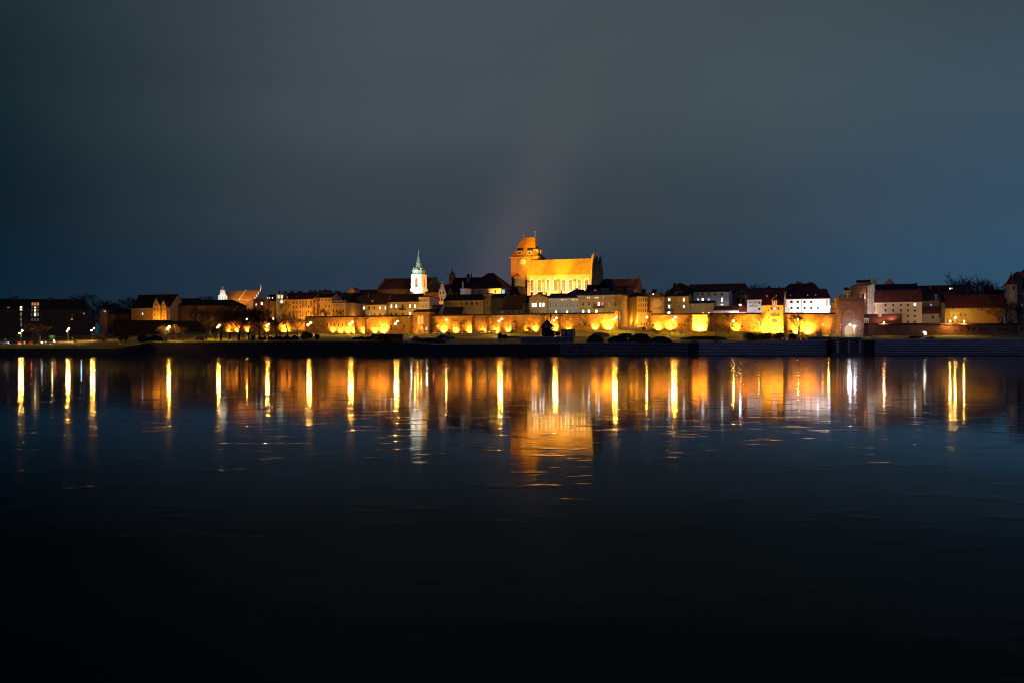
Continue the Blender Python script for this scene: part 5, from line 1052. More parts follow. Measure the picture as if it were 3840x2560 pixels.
fq = Frame((3236 + 3382) / 2, 512, 20); t0, zb_ = fq.at(3236, 1216, 0); t1, zt = fq.at(3258, 1193, 0)
dm = MB().box(t0, t1, -.6, 5, zb_, zt).build('dormer', stone_w, rr); MB().loft([[(t0 - .3, -1, zt), (t1 + .3, -1, zt), (t1 + .3, 5, zt), (t0 - .3, 5, zt)], [(t0 + .4, .3, zt + 1.7), (t1 - .4, .3, zt + 1.7), (t1 - .4, 5, zt + 1.7), (t0 + .4, 5, zt + 1.7)]]).build('dormer_roof', slate_b, dm)
for x in (3240, 3247, 3254): window(dm, fq.at(x, 1205)[0], fq.at(x, 1205)[1], .8, 1.9, 'rect', 'k', stone_w, yb=-.61, bars=False)
facelight(3250, 1180, 500, 180, (1, .75, .6))
house('row_house', 'dark blue roofed house with grey party walls right of the cream granary', 3441, 3491, 1108, 548, depth=14, ridge=1074, wm=greyd, rm=slate_b, chim=[(3447, 1080, 5, 2, grey), (3487, 1074, 7, 5, grey)])
house('row_house', 'plum roofed house with two white lit skylights', 3492, 3625, 1106, 546, depth=15, ridge=1072, wm=brick_p, rm=tile_p, dorm=[(3562, 1083, 7, 9, 'W'), (3569.5, 1082, 4, 7, 'w')], chim=[(3603, 1092, 6, 2, brick_p)])
house('small_row_house', 'small brick house with one turquoise window right of the cream granary', 3458, 3531, 1130, 538, depth=10, roof='flat', wm=brick_p, rm=slate, wins=[Wn(1145, 8, 4.5, [3491], 'b')], chim=[(3484, 1141, 5, 2, cream), (3510, 1105, 9, 3, grey)])
house('plaster_house', 'bluish plastered low house between the cream granary and the red-roofed barn', 3458, 3531, 1176, 528, depth=9, ridge=1152, wm=grey, rm=tile_p, wins=[Wn(1190, 12, 8, [3498]), Wn(1187, 11, 7, [3525])])
facelight(3490, 1165, 516, 130, (.95, .8, .85)); facelight(3510, 1120, 530, 120, (.95, .8, .85))
br, bf, _ = house('barn', 'long ochre barn under a big red roof with a blazing flood patch', 3544, 3765, 1154, 520, depth=15, ridge=1108, wm=ochre, rm=tile, cat='barn', fm=frame_b,
      wins=[Wn(1160, 6, 5, [3573, 3611, 3647, 3683], 'dddd', 'round'), Wn(1181, 8, 4, [3560, 3602, 3622], 'ddd', 'arch'), Wn(1207, 7, 6, [3553, 3573, 3591, 3611], 'kddd')])
lantern(3582, 1192, 517.4, 'overexposed floodlight on the middle of the ochre barn wall', 3200, (1, .52, .1))
house('barn_gable', 'slanting grey gable wall at the left end of the barn', 3529, 3544, 1136, 522, depth=15, roof='shed', ridge=1100, wm=greyd, rm=slate)
facelight(3700, 1196, 510, 160, SOD)
# castle tower and gabled ruin at the right edge
fr = Frame(3792, 555, 20); r = fr.root('round_tower', 'pale slender tower with a red cone roof near the right edge', 'tower'); q_ = lambda y: fr.at(3792, y)[1]; k = 555 / F
sh = MB().lathe([(21 * k, 0), (21 * k, q_(1069))], (0, 0), 8, rot=rad(22.5)).build('shaft', cream, r); MB().lathe([(25 * k, q_(1069)), (12 * k, q_(1052)), (4 * k, q_(1036)), (.5, q_(1032))], (0, 0), 8, rot=rad(22.5)).build('cone_roof', tile, r)
MB().tube((0, 0, q_(1034)), (0, 0, q_(1015)), .35, .08, 6).build('finial', copper, r); window(sh, .8, q_(1083), 1.1, 2.6, 'arch', 'd', stone, yb=-21 * k * .93 - .03, bars=False)
facelight(3778, 1105, 540, 300, (1, .62, .45))
fr = Frame(3835, 560, 20); r = fr.root('gothic_hall', 'plum gothic hall with stepped gable and tall pointed windows cut by the right edge', 'building'); q_ = lambda y: fr.at(3835, y)[1]
x0 = fr.at(3813, 1100)[0]; MB().prism([(x0, -1), (x0 + 24, -1), (x0 + 24, q_(1018)), (x0 + 11, q_(960)), (x0 + 3.6, q_(1018)), (x0 + 3.4, q_(1018)), (x0, q_(1020))], 0, 16).build('wall', brick_p, r)
MB().xprism([(-.3, q_(1104)), (16, q_(1104)), (16, q_(1104) + .4), (-.3, q_(1104) + .4)], x0 - .2, x0 + 24).build('string_course', stone_w, r)
for x in (3817.5, 3836): window(r, fr.at(x, 1078)[0], q_(1072 if x < 3820 else 1063), 1.6, 5 if x < 3820 else 8, 'point', 'd', stone_w)
window(r, fr.at(3832, 1148)[0], q_(1148), .9, 2.2, 'arch', 'k', stone)
house('distant_house', 'dim block between the bare skyline tree and the castle tower', 3700, 3765, 1120, 600, depth=14, ridge=1090, wm=beige, rm=slate_b, chim=[(3720, 1074, 14, 6, beige), (3700, 1068, 16, 6, grey)])
house('distant_house', 'dim rooftop with chimneys under the trees right of the lane', 2400, 2478, 1102, 590, depth=14, roof='flat', wm=beige, rm=slate, chim=[(2414, 1086, 14, 5, brick_d), (2453, 1086, 16, 5, brick_d)], wins=[Wn(1104, 5, 5, [2450], 'C')]); facelight(2440, 1118, 580, 200, SODY)

# ------------------------------------------------------------ twin-globe street lamps
sl = None
def street_lamp(px, heads, base, label, power=1500, single=False, mt=lamp_y, col=SODY, D=None, dim=1.0):
    """heads: (px, py) of each globe"""
    D = D or hit(px, base); g_ = gp(px, D); s_ = D / F
    r = thing('street_lamp', label, 'street lamp', g_, 0, 'street lamps along the riverside boulevard')
    zt = max(zpx(h[1], D) for h in heads) - g_[2]; k = .11
    q = MB().lathe([(.2, -.3), (.2, .5), (k, .7), (.06, zt - .5)], (0, 0), 6); q.build('pole', mat('lamp_pole', (.3, .28, .2), .6, 0), r)
    for i, (hx, hy_) in enumerate(heads):
        x = (hx - px) * s_; z = zpx(hy_, D) - g_[2]
        MB().tube((0, 0, z - .45), (x, 0, z - .42), .04, .04).tube((x, 0, z - .42), (x, 0, z - .2), .05, .09).build('arm', metal_d, r)
        MB().ball((0, 0, 0), .30, n=10, k=7).build('globe', mt, r, (x, 0, z)); 
        point((g_[0] + x, g_[1], g_[2] + z), power * dim * (1 if single is None else 1.6), col, .36)
    return r
SL = [(79, [(74, 1250), (83, 1240)], 1287, 'twin globe lamp beside the road at the far left'), (255, [(251, 1242), (259, 1233)], 1283, 'twin globe lamp right of the green direction board'),
      (348, [(343, 1240), (352, 1231)], 1276, 'brightest twin globe lamp standing above the pale dry shrub'), (632, [(629, 1234), (635, 1225)], 1280, 'twin globe lamp tangled in bare branches below the twin gables'),
      (820, [(816, 1228), (823, 1221)], 1272, 'twin globe lamp at the left edge of the row of black tree trunks'), (1004, [(1000, 1222), (1008, 1215)], 1264, 'twin globe lamp among the trees left of the floodlit tenement'),
      (1159, [(1154, 1219), (1164, 1211)], 1256, 'twin globe lamp at the left start of the floodlit wall'), (1316, [(1311, 1216), (1321, 1208)], 1256, 'twin globe lamp before the first dark wall buttress'),
      (1487, [(1482, 1214), (1491, 1205)], 1258, 'twin globe lamp just left of the gate tower'), (1876, [(1871, 1205), (1881, 1197)], 1258, 'twin globe lamp between the gate tower and clock pavilion'),
      (2082, [(2077, 1202), (2087, 1193)], 1256, 'twin globe lamp right behind the clock pavilion'), (2307, [(2301, 1198), (2311, 1190)], 1246, 'twin globe lamp at the wall end beside the yellow corner house'),
      (2528, [(2523, 1200), (2533, 1191)], 1254, 'twin globe lamp above the glowing bush right of the lane')]
for px, hs, b_, lab in SL: street_lamp(px, hs, b_, lab, 7500)
street_lamp(1673, [(1674, 1200)], 1246, 'single globe lamp right of the gate tower', 1500)
street_lamp(2753, [(2751, 1205)], 1256, 'single globe lamp in front of the wall beside the crooked tree', 1500)
street_lamp(2846, [(2846, 1210)], 1246, 'small faint amber lamp left of the granary', 160, mt=lamp_y2)
street_lamp(2996, [(2994, 1198)], 1252, 'single globe lamp behind the pollarded tree by the hotel wall', 1700)
street_lamp(3083, [(3085, 1218)], 1253, 'thin short lamp with a tiny white head right of the pink container', 130, mt=lamp_y2)
street_lamp(3313, [(3315, 1210)], 1257, 'single orange globe lamp in front of the low red roofed wing', 3200, col=(1, .4, .12), mt=mat('lamp_orange', emit=(1, .5, .18), es=70))
street_lamp(3564, [(3563, 1205)], 1258, 'tall single lamp on the grass in front of the barn', 6500)
street_lamp(3615, [(3615, 1206)], 1250, 'single lamp to the right of the tall barn lamp', 3500)

# ------------------------------------------------------------ trees
def grow(seed, H=11, spread=1.0, levels=5, kids=3, dense=1.0, lean=0, first=.28, up=.35, wob=.25):
    rn = random.Random(seed); trunk, crown = MB(), MB()
    def branch(p, d, ln, r, lv):
        n = 3 if lv < 2 else 2; q = p
        for i in range(n):
            d = (d + Vector((rn.uniform(-1, 1), rn.uniform(-1, 1), rn.uniform(-.4, .6))) * wob * .5).normalized()
            e = q + d * ln / n; r1 = r * (1 - .22 * (1 if lv else .6))
            (trunk if lv < 2 else crown).tube(q, e, r, r1, 5 if lv < 2 else 3); q, r = e, r1
            if lv < levels and lv > 0 and i < n - 1 and rn.random() < .7 * dense: side(q, d, ln, r, lv)
        if lv < levels:
            for k in range(kids + (1 if lv == 0 else 0)): side(q, d, ln, r, lv)
    def side(q, d, ln, r, lv):
        ax = Vector((rn.uniform(-1, 1), rn.uniform(-1, 1), rn.uniform(-.2, up + .3)))
        nd_ = (d * .75 + ax.normalized() * spread * rn.uniform(.6, 1.05)).normalized()
        branch(q, nd_, ln * rn.uniform(.6, .82) * (1.15 if lv == 0 else 1), max(.024, r * rn.uniform(.5, .66)), lv + 1)
    branch(Vector((0, 0, -.3)), Vector((lean, 0, 1)).normalized(), H * first, H * .022 + .06, 0)
    zs = [v[2] for v in crown.v] or [H]; k = H / max(zs)
    for mb in (trunk, crown): mb.v = [(x * k, y * k, z * k if z > 0 else z) for x, y, z in mb.v]
    return trunk, crown
PT = {}
def tree(kind, px, base, top, label, D=None, w=1.0, tw=twig, rz=None, group='bare winter trees on the riverbank', name='bare_tree', cat='tree', lean=0):
    D = D or hit(px, base); g_ = gp(px, D); H = (zpx(top, D) - g_[2])
    if D > lerp(WALLD, px): H = zpx(top, D) - g_[2]
    key = (kind, tw.name)
    if key not in PT:
        kw = dict(a=dict(seed=3, spread=.85, levels=5), b=dict(seed=11, spread=1.1, levels=5, first=.22), c=dict(seed=21, spread=.6, levels=5, first=.3, up=.8), d=dict(seed=33, spread=.7, levels=4, kids=3, first=.35), e=dict(seed=5, spread=1.0, levels=5, first=.24, kids=3, dense=.8), s=dict(seed=40, spread=1.2, levels=4, first=.06, kids=5, up=.8))[kind]
        tk, cr2 = grow(H=10, **kw)
        r = thing(name, label, cat, g_, 0, group); tk.build('trunk', bark, r); cr2.build('branches', tw, r); PT[key] = r
    else: r = copy_tree(PT[key])
    r.location = g_; r.scale = (H / 10 * w, H / 10 * w, H / 10); r.rotation_euler = (0, rad(lean), R.uniform(0, 6.28) if rz is None else rz)
    r['label'] = label; r['group'] = group; return r
TL = [('b', 150, 1283, 1206, 'broad dim bare tree left of the green direction board', 1.4), ('s', 455, 1283, 1262, 'tiny sapling on the dark lawn below the armoury', 1), ('s', 470, 1284, 1256, 'second tiny sapling on the dark lawn, a little greener', .8),
      ('b', 622, 1280, 1214, 'bare many-branched tree lit through by the lamp below the twin gables', 1.2), ('d', 645, 1278, 1222, 'slim trunk just right of the lamp below the twin gables', .7), ('d', 658, 1279, 1215, 'slim black forked tree right of the lamp tree', .8),
      ('b', 688, 1279, 1216, 'lone rounded black tree in the middle of the dark lawn', 1.1), ('a', 775, 1275, 1136, 'tall thin tree in front of the dim orange school wing', .8), ('a', 736, 1232, 1146, 'bare tree right in front of the dim orange school wing', 1.1), ('b', 808, 1275, 1212, 'small black tree left of the lamp by the row of trunks', .8),
      ('c', 829, 1275, 1146, 'first thick black trunk of the row in front of the orange wall', 1.3), ('a', 860, 1274, 1158, 'second thick trunk of the row, wide crowned', 1.1), ('e', 895, 1276, 1130, 'third and tallest black tree of the row below the white gabled church', 1.15),
      ('c', 932, 1276, 1150, 'fourth black tree of the row, next to the orange wall lantern', 1.1), ('c', 974, 1270, 1148, 'straight dark tree left of the forked one', .9), ('a', 1008, 1275, 1178, 'low forked tree with spreading arms before the glowing wall', 1.2),
      ('c', 1079, 1262, 1165, 'dark bare tree in front of the lower left corner of the big tenement', 1.3), ('b', 1115, 1258, 1178, 'thin bare tree spreading over the corner of the big tenement', 1.1)]
TL += [('a', 846, 1268, 1170, 'smaller dark tree squeezed between the first two trunks of the row', .9), ('b', 912, 1268, 1176, 'smaller dark tree between the third and fourth trunks', 1.0), ('a', 956, 1268, 1168, 'leaning dark tree right of the fourth trunk', .9), ('b', 1050, 1266, 1180, 'low dark tree right of the ochre-lit one', .9), ('a', 790, 1270, 1180, 'dark tree left of the lamp, before the school building', 1.0)]
for k, px, b_, tp, lab, w_ in TL: tree(k, px, b_, tp, lab, w=w_)
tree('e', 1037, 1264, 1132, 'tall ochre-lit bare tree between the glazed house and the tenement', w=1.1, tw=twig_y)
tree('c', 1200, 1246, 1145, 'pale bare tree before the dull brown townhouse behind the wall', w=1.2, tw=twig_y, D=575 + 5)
SK = [('e', 345, 1098, 690, 'big hazy bare crown on the skyline right of the unlit block', 1.5), ('b', 378, 1142, 668, 'black small crown left of the little villa', 1.6), ('e', 405, 1140, 668, 'dark rounded crown above the little villa', 1.4), ('b', 440, 1138, 668, 'dark crown left of the long house', 1.5), ('e', 468, 1112, 668, 'dark tall crown beside the armoury roof', 1.4), ('a', 585, 1095, 700, 'bare crown behind the armoury ridge', 1.5),
      ('b', 770, 1114, 720, 'low bare crown on the skyline left of the white gabled church', 1.4), ('e', 812, 1106, 720, 'darker bare crown touching the white church gable', 1.4), ('b', 735, 1118, 700, 'small bare crown above the hipped school roof', 1.2), ('a', 2475, 1074, 620, 'bare crown on the skyline right of the chapel gable', .9), ('b', 2455, 1082, 618, 'low crown on the skyline beside the rooftop chimney', 1.0), ('e', 2820, 1064, 640, 'greenish bare crown left of the hotel roof', 1.3), ('b', 2770, 1060, 640, 'faint crown above the dark red roof end', 1.1),
      ('a', 3628, 1018, 590, 'large bare tree high on the skyline above the barn', 1.45), ('a', 3585, 1046, 590, 'smaller bare tree left of the large skyline tree', 1.1), ('e', 3665, 1048, 592, 'smaller bare tree right of the large skyline tree', 1.1), ('b', 3728, 1056, 600, 'thin bare tree between the skyline tree and castle tower', 1.0)]
for k, px, tp, D_, lab, w_ in SK: tree(k, px, 0, tp, lab, D=D_, w=w_, group='bare trees on the skyline')
for k, px, b_, tp, lab, w_ in [('d', 2586, 1248, 1192, 'thin young tree left of the brightest wall recess', .8), ('a', 2733, 1250, 1160, 'crooked bare tree left of the single wall lamp', .85), ('a', 2860, 1247, 1162, 'bare tree silhouetted on the glowing granary front', .95), ('c', 2928, 1248, 1146, 'stout dark tree at the right corner of the granary', 1.0), ('b', 2995, 1259, 1155, 'pollarded bare tree before the white hotel range', .9),
                           ('d', 2652, 1248, 1204, 'slender sapling right of the brightest wall recess', .8), ('d', 3630, 1259, 1222, 'young tree before the rose wall, right of the lamps', .9), ('d', 3652, 1259, 1226, 'second young tree before the rose wall', .9)]: tree(k, px, b_, tp, lab, w=w_)
tree('e', 3752, 1240, 1106, 'huge dark ivy-clad tree at the right end of the barn', D=512, w=.95, group='big trees at the right')
tree('e', 3785, 1240, 1118, 'second dark crown merging beneath the cone-roofed tower', D=522, w=.9, group='big trees at the right')
# leafy things
def leafy(px, base, top, wpx, label, mt=leaf_d, name='bush', cat='bush', seed=1, D=None, n=900, shape='dome', group='bushes on the riverbank', leaf=.3, stems=True):
    D = D or hit(px, base); g_ = gp(px, D); H = zpx(top, D) - g_[2]; W = wpx * D / F / 2; rn = random.Random(seed + px)
    r = thing(name, label, cat, g_, 0, group); q = MB(); lobes = [(rn.uniform(-.7, .7) * W, rn.uniform(-.4, .4) * W, rn.uniform(.3, .62) * H, rn.uniform(.3, .55)) for _ in range(7)]
    for i in range(n):
        if shape == 'cone':
            z = H * (.08 + .9 * rn.random() ** 1.3); f_ = (1 - z / H); tier_ = .65 + .35 * ((z / H * 7) % 1 < .5); rad_ = W * f_ * tier_ * rn.uniform(.5, 1); a = rn.uniform(0, 6.28); p = (rad_ * math.cos(a), rad_ * math.sin(a), z - rad_ * .15)
        elif shape == 'row':
            x = rn.uniform(-W, W); hh = H * (.72 + .28 * math.sin(x * 1.7 + px) * math.cos(x * .6)); p = (x, rn.gauss(0, .7), rn.uniform(0, 1) ** .7 * hh)
        else:
            l = rn.choice(lobes); v = Vector((rn.gauss(0, 1), rn.gauss(0, 1), rn.gauss(0, 1))).normalized() * rn.uniform(.55, 1) * l[3]; p = (l[0] + v.x * W, l[1] + v.y * W * .8, max(.05, l[2] + v.z * H * .8))
        s_ = leaf * rn.uniform(.5, 1.3); u = Vector((rn.gauss(0, 1), rn.gauss(0, 1), rn.gauss(0, 1))).normalized(); w2 = u.orthogonal().normalized(); P = Vector(p)
        q.add([P - u * s_, P + w2 * s_ * .6, P + u * s_, P - w2 * s_ * .6], [(0, 1, 2, 3)])
    q.build('foliage', mt, r)
    q = MB()
    if shape == 'cone': q.tube((0, 0, -.2), (0, 0, H * .97), .22, .05, 5)
    else:
        for i in range(6):
            x = rn.uniform(-.5, .5) * W; q.tube((x * .4, 0, -.2), (x, rn.uniform(-.3, .3) * W, H * .6), .07, .03)
    q.build('trunk' if shape == 'cone' else 'stems', bark, r); return r
leafy(1130 - 565 + 0, 1284, 1254, 82, 'large black bush mound on the dark lawn', n=1500, leaf=.35)
leafy(535, 1284, 1262, 30, 'smaller black bush at the left of the big black mound', n=500)
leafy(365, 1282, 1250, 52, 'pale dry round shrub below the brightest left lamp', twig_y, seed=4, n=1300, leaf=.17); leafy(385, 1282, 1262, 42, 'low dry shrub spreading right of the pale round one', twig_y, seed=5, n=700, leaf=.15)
leafy(283, 1284, 1273, 12, 'tiny dim shrub right of the small information post', twig_y, n=200, leaf=.15)
leafy(737, 1277, 1261, 18, 'left one of two straw-coloured shrubs on the lawn', twig_y, n=500, leaf=.16); leafy(755, 1277, 1262, 20, 'right one of two straw-coloured shrubs on the lawn', twig_y, n=500, leaf=.16)
leafy(950, 1278, 1255, 22, 'dark rounded bush at the right end of the tree row', n=500)
for i, (px, w_, b_, tp) in enumerate([(1030, 36, 1274, 1259), (1068, 40, 1274, 1258), (1100, 36, 1274, 1258), (1352, 60, 1273, 1261), (1404, 50, 1273, 1259), (985, 24, 1274, 1260)]):
    leafy(px, b_, tp, w_, ['black clipped hedge below the forked tree', 'black hedge piece below the tenement corner', 'black hedge piece left of the big russet shrub', 'low black hedge along the path left of the timber hut', 'black hedge touching the timber hut', 'small black hedge left of the forked tree'][i], shape='row', n=900, name='hedge', cat='hedge', group='black hedges along the path')
leafy(1150, 1274, 1239, 46, 'tall black-russet shrub below the first wall lamp', leaf_r, n=1600, leaf=.32); leafy(1186, 1274, 1250, 26, 'round russet shrub right of the tall one', leaf_r, n=700)
leafy(2066, 1256, 1178, 24, 'narrow dark spruce behind the clock pavilion', leaf_d, name='spruce', cat='tree', shape='cone', n=2200, leaf=.36, group=None)
leafy(1872, 1272, 1246, 34, 'dark round bush left of the clock pavilion, on the path', n=900); leafy(1893, 1272, 1250, 22, 'small dark bush between path and clock pavilion', n=400)
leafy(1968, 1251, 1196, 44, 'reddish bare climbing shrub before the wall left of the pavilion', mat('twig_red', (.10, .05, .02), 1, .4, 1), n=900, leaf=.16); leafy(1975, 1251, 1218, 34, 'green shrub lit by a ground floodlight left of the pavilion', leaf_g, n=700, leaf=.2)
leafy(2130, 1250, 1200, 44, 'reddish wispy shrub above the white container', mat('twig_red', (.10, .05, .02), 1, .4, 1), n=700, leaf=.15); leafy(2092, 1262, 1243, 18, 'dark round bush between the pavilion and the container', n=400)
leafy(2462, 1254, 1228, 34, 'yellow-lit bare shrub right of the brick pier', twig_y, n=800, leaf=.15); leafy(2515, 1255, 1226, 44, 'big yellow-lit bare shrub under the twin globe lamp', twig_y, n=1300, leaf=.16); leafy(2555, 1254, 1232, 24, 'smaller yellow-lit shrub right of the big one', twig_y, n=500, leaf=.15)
leafy(2600, 1284, 1274, 28, 'flat dark shrub at the quay edge', n=400, leaf=.2); leafy(2688, 1283, 1275, 26, 'flat dark shrub at the foot of the black mast', n=350, leaf=.2)
leafy(2815, 1280, 1243, 64, 'large olive bush at the left end of the hedge by the granary', leaf_g, n=1700, leaf=.3); leafy(2868, 1278, 1244, 62, 'wide olive hedge in front of the granary', leaf_g, n=1700, leaf=.3); leafy(2925, 1276, 1244, 54, 'olive hedge right of the granary trees', leaf_g, n=1400, leaf=.3); leafy(2975, 1275, 1247, 34, 'darker bush at the right end of the hedge', leaf_d, n=800, leaf=.3)
leafy(3440, 1270, 1258, 60, 'low dark scrub at the quay left of the white van', leaf_d, n=600, leaf=.25); leafy(3490, 1270, 1262, 40, 'low scrub beside the van on the grass edge', leaf_d, n=400, leaf=.25)

# ------------------------------------------------------------ clock pavilion, containers, hut and other small things
D_ = hit(2050, 1262); fr = Frame(2048, D_, 8); r = fr.root('clock_pavilion', 'black timber pavilion with a steep spiked roof and pale round clock', 'pavilion'); q_ = lambda y: fr.at(2048, y)[1]; X_ = lambda x: fr.at(x, 1240)[0]
MB().prism([(X_(2033), -.3), (X_(2063), -.3), (X_(2063), q_(1226)), (X_(2052), q_(1203)), (X_(2033), q_(1226))], 0, 5.2).build('wall', black, r)
MB().prism([(X_(2026), q_(1227)), (X_(2036), q_(1215)), (X_(2051.5), q_(1198)), (X_(2066), q_(1213)), (X_(2079), q_(1226)), (X_(2077), q_(1229)), (X_(2063), q_(1219)), (X_(2051.5), q_(1207)), (X_(2040), q_(1219)), (X_(2028), q_(1230))], -.5, 5.6).build('roof', tile_d, r)
MB().tube((X_(2051.5), 1, q_(1200)), (X_(2051.5), 1, q_(1190)), .28, .02, 6).build('spike', black, r)
MB().box(X_(2063) + .003, X_(2079), .4, 5.2, -.3, q_(1240)).build('side_annexe', black, r)
c_ = lambda rr_: [(X_(2048.5) + rr_ * math.cos(2 * math.pi * i / 20), q_(1222) + rr_ * math.sin(2 * math.pi * i / 20)) for i in range(20)]
ck = MB().prism(c_(1.15), -.2, -.003).build('clock', black, r); MB().prism(c_(1.0), -.26, -.202).build('dial', paint['silver'], ck)
MB().box(X_(2048.5) - .05, X_(2048.5) + .05, -.31, -.27, q_(1222), q_(1222) + .75).box(X_(2048.5) - .5, X_(2048.5), -.35, -.32, q_(1222) - .05, q_(1222) + .05).build('hands', metal_d, ck)
MB().box(X_(2037), X_(2043), -.08, -.003, 0, 2.0).build('door', frame_d, r); window(r, X_(2067.5), q_(1232), 1.0, 1.3, 'rect', 'h', frame_d, yb=.39, bars=False)
D_ = hit(2130, 1262); fr = Frame(2130, D_, 10); r = fr.root('site_container', 'white site container with two grey panels and a lit right end', 'container'); X_ = lambda x: fr.at(x, 1240)[0]; h_ = fr.at(2130, 1235)[1]
MB().box(X_(2103), X_(2145), 0, 2.6, .1, h_).build('body', paint['black'], r); MB().box(X_(2145) + .003, X_(2158), .1, 2.6, .1, h_).build('end_wall', cream, r)
for a, b in ((2105, 2120), (2126, 2142)): MB().box(X_(a), X_(b), -.06, -.003, .3, h_ - .3).build('panel', grey, r)
D_ = hit(1448, 1279); fr = Frame(1448, D_, 10); r = fr.root('timber_hut', 'long dark flat-roofed timber hut with slatted front and posts', 'hut'); X_ = lambda x: fr.at(x, 1270)[0]; q_ = lambda y: fr.at(1448, y)[1]
MB().box(X_(1395), X_(1504), -.6, 4.4, q_(1260) - .001, q_(1254)).build('roof', black, r); MB().box(X_(1404), X_(1500), 3.6, 3.9, -.3, q_(1260)).build('back_wall', black, r)
q = MB()
for i in range(30): q.box(X_(1458) + i * (X_(1500) - X_(1458)) / 30, X_(1458) + i * (X_(1500) - X_(1458)) / 30 + .1, -.05, .05, .1, q_(1265))
q.build('slats', frame_b, r)
for x in (1405, 1420, 1437, 1456, 1500): MB().box(X_(x) - .12, X_(x) + .12, -.1, .1, -.4, q_(1260)).build('post', frame_b, r)
point(fr.w(X_(1420), 2, 1.8), 14, SODY, .1); point(fr.w(X_(1480), 2, 1.8), 12, SODY, .1)
D_ = hit(1514, 1268); fr = Frame(1514, D_, 0); r = fr.root('crowd_barriers', 'row of blue and white barriers beside the timber hut', 'barrier'); X_ = lambda x: fr.at(x, 1260)[0]; h_ = fr.at(1514, 1252)[1]
for i in range(7): MB().box(X_(1502) + i * .5, X_(1502) + i * .5 + .3, -.05, .05, .1, h_).build('panel', paint['white'] if i % 2 else paint['blue'], r)
MB().box(X_(1502), X_(1526), -.08, .08, h_ - .15, h_).build('rail', paint['blue'], r)
point((xw(1545, D_ + 4), D_ + 2, gz(1545, D_) + 3), 300, (1, .8, .5), .15); point((xw(1599, 520), hit(1599, 1258) - 2, gz(1599, 520) + 3), 260, (1, .85, .6), .15)
D_ = hit(1545, 1276); fr = Frame(1535, D_, 0); r = fr.root('loading_ramp', 'bright pale concrete ramp slab right of the timber hut', 'ramp')
MB().xprism([(0, -.4), (7, -.4), (7, .95), (0, .15)], -3.2, 5.0).build('slab', conc_l, r); MB().xprism([(0, .15), (7, .95), (7, 1.9), (0, 1.0)], -3.4, -3.2).build('side_wall', concrete, r)
# excavator and rubble
D_ = hit(1700, 1270); r = thing('excavator', 'dark parked excavator with its bucket arm bent over rubble', 'excavator', gp(1692, D_)); 
for sy in (-1, 1): MB().xprism([(sy * 1.0 - .3, 0), (sy * 1.0 + .3, 0), (sy * 1.0 + .3, .8), (sy * 1.0 - .3, .8)], -1.8, 1.8).build('track', paint['black'], r)
MB().box(-1.5, 1.8, -1.1, 1.1, .9, 1.9).build('house_body', paint['yellow'], r); cb_ = MB().prism([(-1.4, 1.903), (-.2, 1.903), (-.2, 3.1), (-1.1, 3.1)], -1.05, -.1).build('cab', metal_d, r)
MB().prism([(-1.5, 1.6), (-1.2, 2.1), (-3.4, 3.9), (-3.8, 3.6)], .0, .4).prism([(-3.4, 3.9), (-3.8, 3.5), (-5.3, 1.6), (-4.9, 1.4)], .42, .7).build('arm', paint['yellow'], r); MB().xprism([(-.2, 1.5), (.9, 1.5), (.8, .5), (.1, .4)], -5.6, -4.7).build('bucket', metal_d, r)
def mound(px, base, top, wpx, label, mt=earth, name='soil_heap', seed=0, D=None, dep=.5):
    D = D or hit(px, base); g_ = gp(px, D, -.2); W = wpx * D / F / 2; H = zpx(top, D) - g_[2]; rn = random.Random(px + seed); q = MB(); n = 26; rings = []
    for k in range(8):
        f_ = k / 7; rings.append([(W * (1 - f_ ** 2.4 * .9) * math.cos(2 * math.pi * i / n) * rn.uniform(.78, 1.12), W * dep * (1 - f_ * .92) * math.sin(2 * math.pi * i / n) * rn.uniform(.85, 1.1), H * (1 - (1 - f_) ** 1.6) * rn.uniform(.78, 1.1) if k else -.5) for i in range(n)])
    o = q.loft(rings).build(name, mt); o.location = g_; return tag(o, label, 'heap', 'heaps of earth on the riverside building site')
mound(1610, 1283, 1267, 120, 'long black soil heap in front of the gate tower'); mound(1560, 1279, 1262, 40, 'rough lit rubble heap at the right of the ramp', concrete); mound(1660, 1272, 1256, 50, 'tangled rubble heap left of the excavator')
mound(1668, 1279, 1268, 30, 'small heap of broken slabs under the excavator arm', concrete); mound(2232, 1284, 1258, 66, 'steep black soil cone right of the container'); mound(2318, 1284, 1261, 80, 'wide black soil heap below the wall end'); mound(2250, 1262, 1247, 70, 'pale sandy heap lit behind the black soil cone', mat('sand', (.3, .22, .12), 1, .3, .5)); mound(2345, 1264, 1250, 60, 'low earthen ridge below the climbing lane')
mound(2400, 1284, 1252, 90, 'dark rough ground bank below the brick pier', dep=.3); mound(2640, 1272, 1261, 180, 'long flat black soil strip on the grass before the bright recess', dep=.06)
mound(2478, 1284, 1262, 80, 'dark debris heap at the quay below the glowing bush', dep=.3)
# low concrete walls near the quay edge
def lowwall(pa, pb, base, top, label, mt=concrete, name='concrete_wall', th=.6):
    D = hit((pa + pb) / 2, base); fr = Frame((pa + pb) / 2, D, 8); r = fr.root(name, label, 'wall'); a, zt = fr.at(pa, top); b, _ = fr.at(pb, top); zt = fr.at((pa + pb) / 2, top)[1]
    MB().box(a, b, 0, th, -1.5, zt).build('masonry', mt, r); MB().box(a - .05, b + .05, -.08, th + .08, zt + .003, zt + .15).build('coping', conc_l, r)
lowwall(1952, 2150, 1286, 1264, 'long weathered grey concrete wall below the clock pavilion'); lowwall(1898, 1950, 1268, 1262, 'short pale retaining wall left of the clock pavilion')
lowwall(2470, 2506, 1284, 1266, 'dark concrete block at the quay below the twin lamp'); lowwall(3030, 3140, 1277, 1264, 'plain parapet wall left of the timber landing stage', mat('parapet', (.2, .16, .12), .9, .2, .5))
